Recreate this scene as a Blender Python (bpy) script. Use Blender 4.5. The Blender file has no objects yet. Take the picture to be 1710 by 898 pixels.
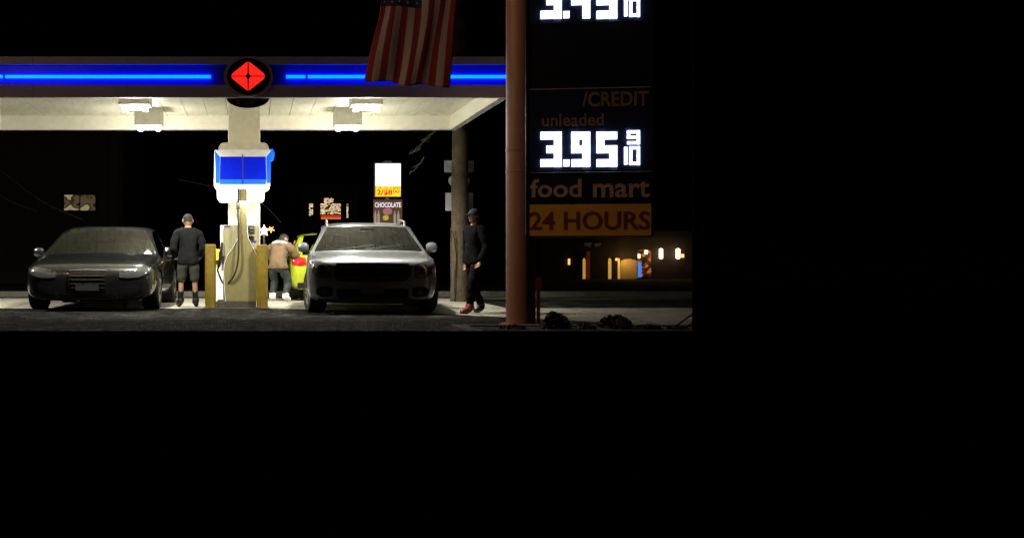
import bpy, bmesh, math, random
from mathutils import Vector, Matrix
from mathutils.bvhtree import BVHTree
R = math.radians
random.seed(7)
scene = bpy.context.scene
C = scene.collection
# ------------------------------------------------------------------ camera
F = 1950.0; CX = 425.0; CY = 425.0; EYE = 1.0
cam_d = bpy.data.cameras.new("camera"); cam = bpy.data.objects.new("camera", cam_d); C.objects.link(cam)
cam.location = (0, 0, EYE); cam.rotation_euler = (R(90), 0, 0)
cam_d.sensor_width = 36; cam_d.lens = F / 1710 * 36
cam_d.shift_x = (855 - CX) / 1710; cam_d.shift_y = -(449 - CY) / 1710
cam_d.clip_start = 0.05; cam_d.clip_end = 1000
scene.camera = cam
# ------------------------------------------------------------------ night sky
world = bpy.data.worlds.new("World"); scene.world = world; world.use_nodes = True
wn = world.node_tree; bg = wn.nodes["Background"]
sky = wn.nodes.new("ShaderNodeTexSky"); sky.sky_type = 'NISHITA'; sky.sun_disc = False
sky.sun_elevation = R(-4); sky.sun_rotation = R(200)
wn.links.new(sky.outputs[0], bg.inputs[0]); bg.inputs[1].default_value = 0.004
vs = scene.view_settings; vs.view_transform = 'Standard'; vs.look = 'None'; vs.exposure = 0.0; vs.gamma = 1.0; vs.use_curve_mapping = False
scene.cycles.max_bounces = 6; scene.cycles.sample_clamp_indirect = 4.0
try:
    scene.cycles.use_denoising = True
except Exception: pass
CANOPY_W = 250.0      # watts of every canopy lamp
STREET_W = 150.0      # the assumed street lamp, out of view


def P(px, py, Y):
    return Vector(((px - CX) * Y / F, Y, EYE + (CY - py) * Y / F))

# ------------------------------------------------------------------ materials
def mat(name, col, rough=0.6, metal=0.0, emis=None, es=0.0, var=0.0, vscale=8.0, bump=0.0, bscale=60.0, coat=0.0, trans=0.0, spec=0.5):
    m = bpy.data.materials.new(name); m.use_nodes = True
    nt = m.node_tree; b = nt.nodes["Principled BSDF"]
    b.inputs["Base Color"].default_value = (*col, 1); b.inputs["Roughness"].default_value = rough
    b.inputs["Metallic"].default_value = metal; b.inputs["Coat Weight"].default_value = coat
    b.inputs["Coat Roughness"].default_value = 0.04
    b.inputs["Specular IOR Level"].default_value = spec
    if trans: b.inputs["Transmission Weight"].default_value = trans
    if emis: b.inputs["Emission Color"].default_value = (*emis, 1); b.inputs["Emission Strength"].default_value = es
    tc = nt.nodes.new("ShaderNodeTexCoord")
    if var:
        n = nt.nodes.new("ShaderNodeTexNoise"); n.inputs["Scale"].default_value = vscale; n.inputs["Detail"].default_value = 6; n.inputs["Roughness"].default_value = .65
        mx = nt.nodes.new("ShaderNodeMix"); mx.data_type = 'RGBA'
        mx.inputs["A"].default_value = (*[c * (1 - var) for c in col], 1); mx.inputs["B"].default_value = (*[min(1, c * (1 + var)) for c in col], 1)
        cr = nt.nodes.new("ShaderNodeValToRGB"); cr.color_ramp.elements[0].position = .3; cr.color_ramp.elements[1].position = .7
        nt.links.new(tc.outputs["Object"], n.inputs["Vector"]); nt.links.new(n.outputs["Fac"], cr.inputs["Fac"])
        nt.links.new(cr.outputs["Color"], mx.inputs["Factor"]); nt.links.new(mx.outputs["Result"], b.inputs["Base Color"])
    if bump:
        n2 = nt.nodes.new("ShaderNodeTexNoise"); n2.inputs["Scale"].default_value = bscale; n2.inputs["Detail"].default_value = 5
        bp = nt.nodes.new("ShaderNodeBump"); bp.inputs["Strength"].default_value = bump; bp.inputs["Distance"].default_value = .02
        nt.links.new(tc.outputs["Object"], n2.inputs["Vector"]); nt.links.new(n2.outputs["Fac"], bp.inputs["Height"]); nt.links.new(bp.outputs["Normal"], b.inputs["Normal"])
    return m

def glass_mat(name, tint=(.35, .42, .38), base_refl=.06, rough=.03):
    m = bpy.data.materials.new(name); m.use_nodes = True; nt = m.node_tree
    for n in list(nt.nodes): nt.nodes.remove(n)
    o = nt.nodes.new("ShaderNodeOutputMaterial"); t = nt.nodes.new("ShaderNodeBsdfTransparent"); g = nt.nodes.new("ShaderNodeBsdfGlossy")
    t.inputs[0].default_value = (*tint, 1); g.inputs["Roughness"].default_value = rough; g.inputs[0].default_value = (1, 1, 1, 1)
    f = nt.nodes.new("ShaderNodeLayerWeight"); f.inputs[0].default_value = .35
    ad = nt.nodes.new("ShaderNodeMath"); ad.operation = 'MULTIPLY_ADD'; ad.inputs[1].default_value = .5; ad.inputs[2].default_value = base_refl; ad.use_clamp = True
    mx = nt.nodes.new("ShaderNodeMixShader")
    nt.links.new(f.outputs["Fresnel"], ad.inputs[0]); nt.links.new(ad.outputs[0], mx.inputs[0])
    nt.links.new(t.outputs[0], mx.inputs[1]); nt.links.new(g.outputs[0], mx.inputs[2]); nt.links.new(mx.outputs[0], o.inputs[0])
    return m

def asphalt_mat():
    m = bpy.data.materials.new("asphalt"); m.use_nodes = True; nt = m.node_tree; b = nt.nodes["Principled BSDF"]
    tc = nt.nodes.new("ShaderNodeTexCoord")
    n1 = nt.nodes.new("ShaderNodeTexNoise"); n1.inputs["Scale"].default_value = .7; n1.inputs["Detail"].default_value = 5
    n2 = nt.nodes.new("ShaderNodeTexNoise"); n2.inputs["Scale"].default_value = 22; n2.inputs["Detail"].default_value = 8; n2.inputs["Roughness"].default_value = .8
    v = nt.nodes.new("ShaderNodeTexVoronoi"); v.inputs["Scale"].default_value = 35
    mp = nt.nodes.new("ShaderNodeMapping"); mp.inputs["Scale"].default_value = (1, .6, 1)
    nt.links.new(tc.outputs["Object"], mp.inputs[0])
    for n in (n1, n2, v): nt.links.new(mp.outputs[0], n.inputs["Vector"])
    r1 = nt.nodes.new("ShaderNodeMath"); r1.operation = 'MULTIPLY_ADD'; r1.inputs[1].default_value = 1.2; r1.inputs[2].default_value = -.1
    nt.links.new(n1.outputs["Fac"], r1.inputs[0])
    mu = nt.nodes.new("ShaderNodeMath"); mu.operation = 'MULTIPLY'; nt.links.new(r1.outputs[0], mu.inputs[0]); nt.links.new(n2.outputs["Fac"], mu.inputs[1])
    cr = nt.nodes.new("ShaderNodeValToRGB"); cr.color_ramp.elements[0].position = .12; cr.color_ramp.elements[0].color = (.005, .005, .005, 1)
    cr.color_ramp.elements[1].position = .45; cr.color_ramp.elements[1].color = (.030, .030, .028, 1)
    nt.links.new(mu.outputs[0], cr.inputs[0]); nt.links.new(cr.outputs[0], b.inputs["Base Color"]); b.inputs["Roughness"].default_value = .9
    b.inputs["Specular IOR Level"].default_value = .12
    n3 = nt.nodes.new("ShaderNodeTexNoise"); n3.inputs["Scale"].default_value = 5; n3.inputs["Detail"].default_value = 7; n3.inputs["Roughness"].default_value = .85
    m3 = nt.nodes.new("ShaderNodeMapping"); m3.inputs["Scale"].default_value = (.5, .6, 1)
    nt.links.new(tc.outputs["Object"], m3.inputs[0]); nt.links.new(m3.outputs[0], n3.inputs["Vector"])
    c3 = nt.nodes.new("ShaderNodeValToRGB"); c3.color_ramp.elements[0].position = .49; c3.color_ramp.elements[0].color = (.3, .3, .3, 1); c3.color_ramp.elements[1].position = .60; c3.color_ramp.elements[1].color = (5.5, 5.5, 5.3, 1)
    nt.links.new(n3.outputs["Fac"], c3.inputs[0])
    mm_ = nt.nodes.new("ShaderNodeMix"); mm_.data_type = 'RGBA'; mm_.blend_type = 'MULTIPLY'; mm_.inputs["Factor"].default_value = 1
    nt.links.new(cr.outputs[0], mm_.inputs["A"]); nt.links.new(c3.outputs[0], mm_.inputs["B"]); nt.links.new(mm_.outputs["Result"], b.inputs["Base Color"])
    ad = nt.nodes.new("ShaderNodeMath"); ad.operation = 'ADD'; nt.links.new(n2.outputs["Fac"], ad.inputs[0]); nt.links.new(v.outputs["Distance"], ad.inputs[1])
    bp = nt.nodes.new("ShaderNodeBump"); bp.inputs["Strength"].default_value = 1; bp.inputs["Distance"].default_value = .04
    nt.links.new(ad.outputs[0], bp.inputs["Height"]); nt.links.new(bp.outputs[0], b.inputs["Normal"])
    return m

def poster_mat(name, cols, scale, es):
    """glowing blotches of colour: backlit print, lit panes, and lamplight painted on far brick"""
    m = bpy.data.materials.new(name); m.use_nodes = True; nt = m.node_tree; b = nt.nodes["Principled BSDF"]
    tc = nt.nodes.new("ShaderNodeTexCoord"); mp = nt.nodes.new("ShaderNodeMapping"); mp.inputs["Scale"].default_value = (scale, scale, scale * 1.6)
    n = nt.nodes.new("ShaderNodeTexNoise"); n.inputs["Scale"].default_value = 2.2; n.inputs["Detail"].default_value = 1
    cr = nt.nodes.new("ShaderNodeValToRGB"); cr.color_ramp.interpolation = 'CONSTANT'
    e = cr.color_ramp.elements; e[0].position = 0; e[0].color = (*cols[0], 1); e[1].position = .42; e[1].color = (*cols[1], 1)
    for i, c in enumerate(cols[2:]): x = e.new(.52 + .07 * i); x.color = (*c, 1)
    nt.links.new(tc.outputs["Object"], mp.inputs[0]); nt.links.new(mp.outputs[0], n.inputs["Vector"]); nt.links.new(n.outputs["Fac"], cr.inputs[0])
    nt.links.new(cr.outputs[0], b.inputs["Base Color"]); nt.links.new(cr.outputs[0], b.inputs["Emission Color"]); b.inputs["Emission Strength"].default_value = es
    return m

M = dict(
    asphalt=asphalt_mat(),
    concrete=mat("concrete", (.30, .29, .25), .8, var=.28, vscale=1.4, bump=.4, bscale=25),
    kerb=mat("kerb_concrete", (.09, .085, .07), .85, var=.25, vscale=4, bump=.4),
    apron=mat("apron_concrete", (.22, .21, .17), .85, var=.3, vscale=.8, bump=.4, bscale=20),
    verge=mat("verge", (.05, .055, .035), .95, var=.4, vscale=3, bump=.6),
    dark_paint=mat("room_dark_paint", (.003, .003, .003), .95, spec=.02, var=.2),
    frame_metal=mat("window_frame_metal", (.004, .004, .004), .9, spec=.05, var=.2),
    fascia=mat("fascia_panel", (.60, .56, .58), .5, var=.06, vscale=2),
    soffit=mat("soffit_panel", (.72, .70, .58), .45, var=.05, vscale=1.5),
    seam=mat("soffit_seam", (.35, .34, .28), .7),
    blue_band=mat("blue_band", (.012, .02, .55), .35, var=.1),
    tube=mat("blue_light_tube", (.1, .3, .9), .3, emis=(0, .065, 1), es=7),
    lens=mat("canopy_lamp_lens", (.9, .9, .9), .3, emis=(1, 1, .95), es=14),
    housing=mat("lamp_housing", (.55, .53, .42), .45, var=.05),
    column=mat("column_cream_paint", (.60, .56, .41), .4, var=.04, vscale=3),
    white_lit=mat("backlit_white_acrylic", (.9, .9, .86), .3, emis=(1, .98, .92), es=1.3),
    white_pl=mat("white_plastic", (.8, .8, .78), .3, var=.04),
    blue_lit=mat("backlit_blue_acrylic", (.004, .012, .35), .25, emis=(0, .009, .55), es=.8, var=.1, vscale=9),
    cyan_lit=mat("backlit_pale_blue_acrylic", (.02, .12, .7), .2, emis=(.0, .09, .75), es=.9),
    black=mat("black_plastic", (.012, .012, .012), .4, var=.2),
    rubber=mat("rubber", (.012, .012, .012), .75, var=.3, bump=.2),
    khaki=mat("dispenser_khaki_panel", (.22, .19, .085), .35, var=.12, vscale=5),
    khaki_l=mat("dispenser_side_panel", (.30, .28, .17), .35, var=.1, vscale=5),
    trim=mat("pale_trim", (.75, .74, .66), .3),
    steel=mat("brushed_steel", (.45, .45, .43), .35, .8, var=.1),
    blue_pl=mat("blue_plastic", (.02, .05, .25), .35, var=.1),
    plinth=mat("plinth_dark_concrete", (.045, .04, .03), .8, var=.3, bump=.4),
    yellow=mat("bollard_yellow_paint", (.17, .118, .01), .45, var=.3, vscale=7, bump=.15),
    yellow_b=mat("bright_yellow_plastic", (.75, .55, .02), .4, var=.1),
    red_e=mat("red_lit_acrylic", (.6, .01, .01), .25, emis=(1, .02, .012), es=1.1),
    emblem=mat("emblem_dark_face", (.004, .004, .01), .3),
    graphite=mat("graphite_car_paint", (.06, .062, .065), .25, .8, coat=1.0),
    silver=mat("silver_car_paint", (.40, .42, .47), .28, .75, coat=.7),
    lime=mat("lime_car_paint", (.36, .42, .02), .35, 0, coat=.8),
    chrome=mat("chrome", (.7, .7, .7), .12, 1.0),
    headl=mat("headlight_lens", (.16, .16, .17), .08, .5, coat=1),
    taill=mat("tail_light_lens", (.45, .01, .012), .12, coat=1),
    grille=mat("black_grille", (.01, .01, .011), .35, var=.2),
    plate=mat("licence_plate", (.07, .07, .068), .4, var=.1),
    rim=mat("alloy_rim", (.45, .46, .47), .25, .9),
    seat=mat("car_seat_fabric", (.025, .025, .023), .9, var=.2),
    wood=mat("utility_pole_wood", (.062, .045, .026), .9, var=.45, vscale=5, bump=.8, bscale=18),
    alu=mat("sign_aluminium", (.30, .30, .33), .5, .3, var=.15),
    rustpole=mat("painted_sign_pole", (.34, .17, .10), .55, var=.12, vscale=2, bump=.1),
    cabinet=mat("sign_cabinet_black", (.012, .013, .018), .35, var=.2),
    led_face=mat("price_panel_face", (.015, .022, .06), .3),
    led=mat("white_led_digits", (.9, .9, .95), .4, emis=(.88, .93, 1), es=3.2),
    letters=mat("unlit_cream_letters", (.55, .35, .25), .6, var=.08),
    letters_o=mat("unlit_orange_letters", (.26, .16, .08), .6),
    panel_o=mat("unlit_orange_panel", (.85, .46, .07), .5, var=.08, vscale=3),
    letters_r=mat("unlit_red_letters", (.24, .05, .03), .5),
    skin=mat("skin", (.42, .24, .16), .55, var=.1, vscale=20),
    hair=mat("hair", (.02, .014, .01), .7, var=.3),
    shirt=mat("grey_shirt", (.011, .011, .012), .9, var=.2, vscale=15, bump=.2, spec=.15),
    shorts=mat("khaki_shorts", (.04, .037, .03), .85, var=.2, vscale=15, bump=.2),
    cap=mat("cap_cloth", (.035, .036, .03), .85, var=.2),
    dcloth=mat("dark_cloth", (.004, .004, .005), .9, var=.3, bump=.2, spec=.08),
    navy=mat("navy_cloth", (.012, .018, .04), .85, var=.2),
    tan=mat("tan_jacket", (.14, .088, .048), .8, var=.2, vscale=10, bump=.3),
    fleece=mat("white_fleece", (.75, .72, .66), .95, var=.1, bump=.6),
    wshoe=mat("white_shoe", (.75, .75, .75), .5),
    rshoe=mat("red_shoe", (.16, .015, .012), .5),
    jeans=mat("dark_trousers", (.02, .03, .03), .85, var=.3),
    fl_red=mat("flag_red", (.19, .014, .02), .85, var=.1, vscale=40),
    fl_white=mat("flag_white", (.34, .29, .30), .85, var=.08, vscale=40),
    fl_blue=mat("flag_blue", (.008, .012, .05), .85, var=.1, vscale=40),
    brick=mat("dark_brick_wall", (.022, .016, .012), .9, var=.4, vscale=2, bump=.4),
    stucco=mat("ochre_stucco", (.5, .36, .14), .85, var=.15, vscale=2),
    win_lit=mat("lit_window_warm", (.6, .45, .2), .4, emis=(1, .60, .12), es=.4, var=.3),
    lamp_w=mat("wall_lamp_glow", (1, .8, .6), .4, emis=(1, .72, .45), es=6),
    lamp_o=mat("warm_lamp_glow", (1, .6, .2), .4, emis=(1, .45, .12), es=1.6),
    screen=mat("blue_lit_screen", (.1, .3, .8), .3, emis=(.06, .22, .85), es=.8),
    sodium=mat("assumed_sodium_lamp", (1, .6, .3), .4, emis=(1, .5, .2), es=10),  # lens of the assumed street lamp
    leaf=mat("bush_leaves", (.05, .045, .02), .7, var=.4, vscale=20),
    petal=mat("dry_petals", (.30, .14, .08), .7, var=.3),
    twig=mat("leafy_twig", (.10, .12, .045), .7, var=.3),
    red_cloth=mat("red_banner_cloth_glow", (.3, .05, .02), .8, emis=(.3, .04, .01), es=.12),  # cloth is no lamp; light on it is put in as faint emission
    soil=mat("soil", (.03, .022, .015), .95, var=.4, bump=.8),
    cable=mat("cable", (.05, .05, .05), .5),
    poster_w=mat("backlit_poster_white", (1, 1, 1), .4, emis=(.95, 1, 1), es=1.6),
    poster_y=mat("backlit_poster_yellow", (.9, .7, .02), .4, emis=(1, .72, .015), es=1.0),
    print_r=mat("red_print", (.5, .02, .02), .5, emis=(.7, .03, .01), es=.9),
    print_g=mat("olive_print", (.2, .18, .03), .5, emis=(.2, .18, .02), es=.8),
    brown_p=mat("brown_poster", (.12, .045, .03), .5, emis=(.05, .018, .012), es=1.0, var=.2, vscale=6),
    print_w=mat("white_print", (.8, .8, .8), .5, emis=(.75, .75, .78), es=.9),
    print_c=mat("cream_print", (.5, .45, .38), .5, emis=(.22, .2, .15), es=.8),
    print_p=mat("pink_print", (.5, .2, .25), .5, emis=(.3, .11, .12), es=.8),
    print_l=mat("lime_print", (.5, .5, .05), .5, emis=(.35, .33, .03), es=.8),
    glass=glass_mat("car_glass", (.22, .28, .26), .05), dglass=glass_mat("dark_car_glass", (.08, .09, .085), .05),
    shopg=poster_mat("lit_shop_window_posters", [(.02, .01, .0), (1, .80, .45), (.03, .02, .01), (1, .85, .55), (.6, .08, .02)], 3.2, .9),
    leftg=poster_mat("lit_room_window", [(.015, .012, .006), (.10, .075, .035), (.04, .03, .015), (.4, .32, .16)], .8, .6),
    brick_glow=poster_mat("far_brick_painted_glow", [(.01, .004, .0), (.06, .015, .006), (.12, .04, .01), (.35, .12, .03)], 2.2, .8),  # lamplight on the far brick, put into the colour as a glow
)

# ------------------------------------------------------------------ helpers
def tag(o, label=None, cat=None, group=None, kind=None):
    if label: o["label"] = label
    if cat: o["category"] = cat
    if group: o["group"] = group
    if kind: o["kind"] = kind
    return o

def thing(name, label, cat, loc=(0, 0, 0), rz=0, group=None):
    o = bpy.data.objects.new(name, None); C.objects.link(o); o.location = loc; o.rotation_euler = (0, 0, rz); o.empty_display_size = .2
    return tag(o, label, cat, group)

class MB:
    def __init__(s): s.v = []; s.f = []; s.m = []
    def box(s, x0, x1, y0, y1, z0, z1, mi=0, mtx=None):
        i = len(s.v)
        pts = [(x, y, z) for x in (x0, x1) for y in (y0, y1) for z in (z0, z1)]
        if mtx: pts = [tuple(mtx @ Vector(p)) for p in pts]
        s.v += pts
        for f in ((0, 1, 3, 2), (4, 6, 7, 5), (0, 4, 5, 1), (2, 3, 7, 6), (0, 2, 6, 4), (1, 5, 7, 3)): s.f.append([i + k for k in f]); s.m.append(mi)
        return s
    def prism(s, pts, y0, y1, mi=0):
        """polygon in x,z extruded along y"""
        i = len(s.v); n = len(pts)
        s.v += [(p[0], y0, p[1]) for p in pts] + [(p[0], y1, p[1]) for p in pts]
        s.f.append([i + k for k in range(n)]); s.m.append(mi); s.f.append([i + n + k for k in reversed(range(n))]); s.m.append(mi)
        for k in range(n): s.f.append([i + k, i + n + k, i + n + (k + 1) % n, i + (k + 1) % n]); s.m.append(mi)
        return s
    def tube(s, pts, rads, seg=12, mi=0, cap=True):
        pts = [Vector(p) for p in pts]
        if not isinstance(rads, (list, tuple)): rads = [rads] * len(pts)
        i = len(s.v); prev = None
        for k, p in enumerate(pts):
            d = (pts[min(k + 1, len(pts) - 1)] - pts[max(k - 1, 0)])
            if d.length < 1e-9: d = Vector((0, 0, 1))
            d.normalize()
            if prev is None: a = d.orthogonal().normalized()
            else:
                a = prev - d * prev.dot(d); a.normalize()
            prev = a; b = d.cross(a)
            for j in range(seg):
                t = 2 * math.pi * j / seg
                s.v.append(tuple(p + (a * math.cos(t) + b * math.sin(t)) * rads[k]))
        for k in range(len(pts) - 1):
            for j in range(seg):
                s.f.append([i + k * seg + j, i + k * seg + (j + 1) % seg, i + (k + 1) * seg + (j + 1) % seg, i + (k + 1) * seg + j]); s.m.append(mi)
        if cap:
            s.f.append([i + j for j in reversed(range(seg))]); s.m.append(mi)
            s.f.append([i + (len(pts) - 1) * seg + j for j in range(seg)]); s.m.append(mi)
        return s
    def lathe(s, prof, seg=32, axis='x', mi=0, closed=False):
        """profile of (radius, position along axis)"""
        i = len(s.v); n = len(prof)
        for j in range(seg):
            t = 2 * math.pi * j / seg
            for r, a in prof:
                c, q = r * math.cos(t), r * math.sin(t)
                s.v.append((a, c, q) if axis == 'x' else ((c, q, a) if axis == 'z' else (c, a, q)))
        for j in range(seg):
            for k in range(n if closed else n - 1):
                s.f.append([i + j * n + k, i + j * n + (k + 1) % n, i + ((j + 1) % seg) * n + (k + 1) % n, i + ((j + 1) % seg) * n + k]); s.m.append(mi)
        return s
    def build(s, name, mats, parent=None, smooth=False, bevel=0, loc=None, recalc=True):
        me = bpy.data.meshes.new(name); me.from_pydata(s.v, [], s.f); me.update()
        bm = bmesh.new(); bm.from_mesh(me)
        for f, mi in zip(bm.faces, s.m): f.material_index = mi
        if recalc: bmesh.ops.recalc_face_normals(bm, faces=bm.faces)
        bm.to_mesh(me); bm.free()
        return link(name, me, mats, parent, smooth, bevel, loc)

def link(name, me, mats, parent=None, smooth=False, bevel=0, loc=None):
    keep = [0] * len(me.polygons); me.polygons.foreach_get("material_index", keep)
    me.materials.clear()
    for m in (mats if isinstance(mats, (list, tuple)) else [mats]): me.materials.append(M[m] if isinstance(m, str) else m)
    nm_ = len(me.materials); me.polygons.foreach_set("material_index", [min(k_, nm_ - 1) for k_ in keep])
    o = bpy.data.objects.new(name, me); C.objects.link(o); o.parent = parent
    if loc is not None: o.location = loc
    if smooth:
        for p in me.polygons: p.use_smooth = True
        if smooth == 'auto':
            bm = bmesh.new(); bm.from_mesh(me)
            for e in bm.edges:
                if len(e.link_faces) == 2 and e.calc_face_angle(0) > R(38): e.smooth = False
            bm.to_mesh(me); bm.free()
    if bevel:
        b = o.modifiers.new("bevel", 'BEVEL'); b.width = bevel; b.segments = 3; b.limit_method = 'ANGLE'; b.angle_limit = R(35)
    return o

def evaluated(obj):
    dg = bpy.context.evaluated_depsgraph_get(); dg.update()
    return bpy.data.meshes.new_from_object(obj.evaluated_get(dg), depsgraph=dg)

def copy_tree(o, parent=None):
    c = o.copy(); C.objects.link(c); c.parent = parent
    for ch in [x for x in bpy.data.objects if x.parent == o]: copy_tree(ch, c)
    return c

_txt = {}
def text_mesh(name, s, x0, x1, z0, z1, y, m, parent, depth=.012, bold=.012, basis=None, italic=False):
    """one line of lettering fitted to a box in the x,z plane facing -y"""
    cu = bpy.data.curves.new("t", 'FONT'); cu.body = s; cu.size = 1; cu.extrude = .01; cu.offset = bold; cu.resolution_u = 3
    if italic: cu.shear = .3
    ob = bpy.data.objects.new("t", cu); C.objects.link(ob)
    me = evaluated(ob); bpy.data.objects.remove(ob)
    xs = [v.co.x for v in me.vertices]; ys = [v.co.y for v in me.vertices]; zs = [v.co.z for v in me.vertices]
    ax, bx, ay, by = min(xs), max(xs), min(ys), max(ys); az, bz = min(zs), max(zs)
    for v in me.vertices:
        u = x0 + (v.co.x - ax) / (bx - ax) * (x1 - x0); w = z0 + (v.co.y - ay) / (by - ay) * (z1 - z0)
        d = y - (v.co.z - az) / (bz - az) * depth
        v.co = (u, d, w)
    return link(name, me, m, parent)

# ------------------------------------------------------------------ ground
def sheet(name, pts, z, m, kind='structure'):
    me = bpy.data.meshes.new(name); me.from_pydata([(x, y, z) for x, y in pts], [], [list(range(len(pts)))]); me.update()
    o = link(name, me, m); tag(o, kind=kind); return o
sheet("ground", [(-150, -20), (150, -20), (150, 300), (-150, 300)], 0, "asphalt")
def gpt(px, py): Y = F / (py - CY); return ((px - CX) * Y / F, Y)
pad = MB()
# concrete forecourt slabs with joints between them
edge = lambda x: max(16.2, 21.55 - .534 * max(0, x - .6) ** 1.42) if x > .6 else 21.55
xs = [-14, -10.5, -7.4, -4.6, -2.2, .2, 1.4, 2.6, 3.7, 4.7, 5.8, 7.0, 10.0, 14]
for a, b in zip(xs, xs[1:]):
    ys = [(edge(a), edge(b)), (24.0, 24.0), (26.6, 26.6)] if b <= 4.7 else [(edge(a), edge(b)), (21.7, 21.7)]
    for (p, q), (r, s_) in zip(ys, ys[1:]):
        if p >= r: continue
        i = len(pad.v); g = .012
        pad.v += [(a + g, p + g, .008), (b - g, q + g, .008), (b - g, s_ - g, .008), (a + g, r - g, .008)]; pad.f.append([i, i + 1, i + 2, i + 3]); pad.m.append(0)
tag(pad.build("forecourt_pavement", "concrete"), kind='structure')
sheet("verge", [(4.8, 25.6), (60, 24.0), (60, 27.2), (4.8, 27.4)], .012, "verge")
MB().box(-40, 40, 27.6, 27.8, 0, .13).build("kerb", "kerb")["kind"] = 'structure'

# ------------------------------------------------------------------ the dark room the view is taken from
WY = 3.0
rx1 = (1164.5 - CX) * WY / F; sz = EYE - (552.2 - CY) * WY / F
room = thing("window_wall", "black unlit wall below and beside the wide opening the forecourt is seen through", "wall", (0, WY, 0))
w = MB()
# the opening widens outwards: splayed jambs and a sill that sheds water
def plan(pts, z0, z1):
    i = len(w.v); n = len(pts); w.v += [(x, y, z0) for x, y in pts] + [(x, y, z1) for x, y in pts]
    w.f += [[i + k for k in range(n)], [i + n + k for k in range(n)]] + [[i + k, i + (k + 1) % n, i + n + (k + 1) % n, i + n + k] for k in range(n)]; w.m += [0] * (n + 2)
plan([(-4.0, 0), (-2.6, 0), (-2.72, .22), (-4.0, .22)], 0, 3.0); plan([(rx1, 0), (4.6, 0), (4.6, .22), (rx1 + .13, .22)], 0, 3.0)
i = len(w.v); w.v += [(x, y, z) for x in (-2.6, rx1) for y, z in ((0, 0), (0, sz), (.22, sz - .035), (.22, 0))]
for fc in ((0, 1, 2, 3), (4, 5, 6, 7), (0, 1, 5, 4), (1, 2, 6, 5), (2, 3, 7, 6), (3, 0, 4, 7)): w.f.append([i + k for k in fc]); w.m.append(0)
w.box(-2.6, rx1, 0, .22, 2.5, 3.0)
w.build("wall_face", "dark_paint", room)
fr = MB(); fr.box(rx1 - .006, rx1 + .001, .002, .02, sz, 2.5); fr.box(-2.601, -2.59, .002, .02, sz, 2.5)
fr.build("window_frame", "frame_metal", room)
rm = MB(); rm.box(-4.1, 4.7, -3, WY, -.0 + .004, .02); rm.build("room_floor", "dark_paint")["kind"] = 'structure'
rm = MB(); rm.box(-4.1, 4.7, -3, WY + .22, 3.003, 3.1); rm.build("room_ceiling", "dark_paint")["kind"] = 'structure'
rm = MB(); rm.box(-4.1, -4.003, -3, WY + .22, .022, 3.0); rm.box(4.603, 4.7, -3, WY + .22, .022, 3.0); rm.box(-4.0, 4.6, -3, -2.9, .022, 3.0)
rm.build("room_wall", "dark_paint")["kind"] = 'structure'

# ------------------------------------------------------------------ canopy
CF, CB, CZ, CS, CT = 19.2, 24.3, 3.58, 3.87, 4.25
CL, CR = -9.5, 4.18
zf = lambda py, Y=CF: EYE + (CY - py) * Y / F
xf = lambda px, Y=CF: (px - CX) * Y / F
can = thing("fuel_canopy", "flat cream canopy with a blue lit band round its edge, over the fuel pump", "canopy", (0, CF, 0))
OY = CF
def cbox(mb, x0, x1, y0, y1, z0, z1, mi=0): return mb.box(x0, x1, y0 - OY, y1 - OY, z0, z1, mi)
f = MB()
bz0, bz1 = zf(142), zf(108)
cbox(f, CL, CR, CF, CF + .10, CZ, bz0); cbox(f, CL, CR, CF, CF + .10, bz1, CT)
cbox(f, CL, CR, CF + .07, CF + .12, bz0, bz1)
cbox(f, CR - .12, CR, CF + .122, CB, CZ, CT); cbox(f, CL, CL + .12, CF + .122, CB, CZ, CT)
cbox(f, CL + .122, CR - .122, CB - .12, CB, CZ, CT)
f.build("fascia", "fascia", can)
rf = MB(); cbox(rf, CL + .12, CR - .12, CF + .12, CB - .12, CT - .1, CT - .03); rf.build("roof", "fascia", can)
il = MB(); cbox(il, CR - .135, CR - .122, CF + .13, CB - .135, CZ + .003, CS); cbox(il, CL + .135, CR - .137, CB - .135, CB - .122, CZ + .003, CS)
il.build("inner_lip", "soffit", can)
bb = MB(); cbox(bb, CL, xf(372), CF + .05, CF + .067, bz0 + .002, bz1 - .002); cbox(bb, xf(458), CR - .01, CF + .05, CF + .067, bz0 + .002, bz1 - .002)
cbox(bb, xf(372) + .002, xf(458) - .002, CF + .05, CF + .067, bz0 + .002, bz1 - .002)
bb.build("blue_band", "blue_band", can)
sf = MB()
px_ = CL + .14
while px_ < CR - .14:
    nx = min(px_ + .42, CR - .137); cbox(sf, px_ + .006, nx - .006, CF + .125, CB - .137, CS, CS + .03); px_ = nx
cbox(sf, CL + .14, CR - .14, CF + .125, CB - .137, CS + .012, CS + .045, 1)
sf.build("soffit", ["soffit", "seam"], can)
# light tubes on the band
tz = (zf(123.5) + zf(133)) / 2; tr = (zf(123.5) - zf(133)) / 2 * .62
for a, b in ((-480, 4), (9, 352), (478, 510), (514, 848)):
    x0, x1 = xf(a) if a > -400 else CL + .1, min(xf(b), CR - .02)
    tb = MB().tube([(x0, .01, tz), (x1, .01, tz)], tr, 12); t_ = tb.build("light_tube", "tube", can, smooth='auto')
    for k in range(1 + int((x1 - x0) / 1.6)):
        xx = x0 + .03 + k * 1.6
        if xx < x1: MB().box(xx, xx + .012, .012, .048, tz - .012, tz + .012).build("tube_clip", "black", t_)
for k_ in range(9):
    xj = CL + 1.2 + k_ * 1.55
    if abs(xj - xf(414)) > .55: [MB().box(xj, xj + .008, -.004, -.001, a_, b_).build("panel_joint", "seam", can) for a_, b_ in ((CZ + .002, bz0 - .002), (bz1 + .002, CT - .002))]
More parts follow.
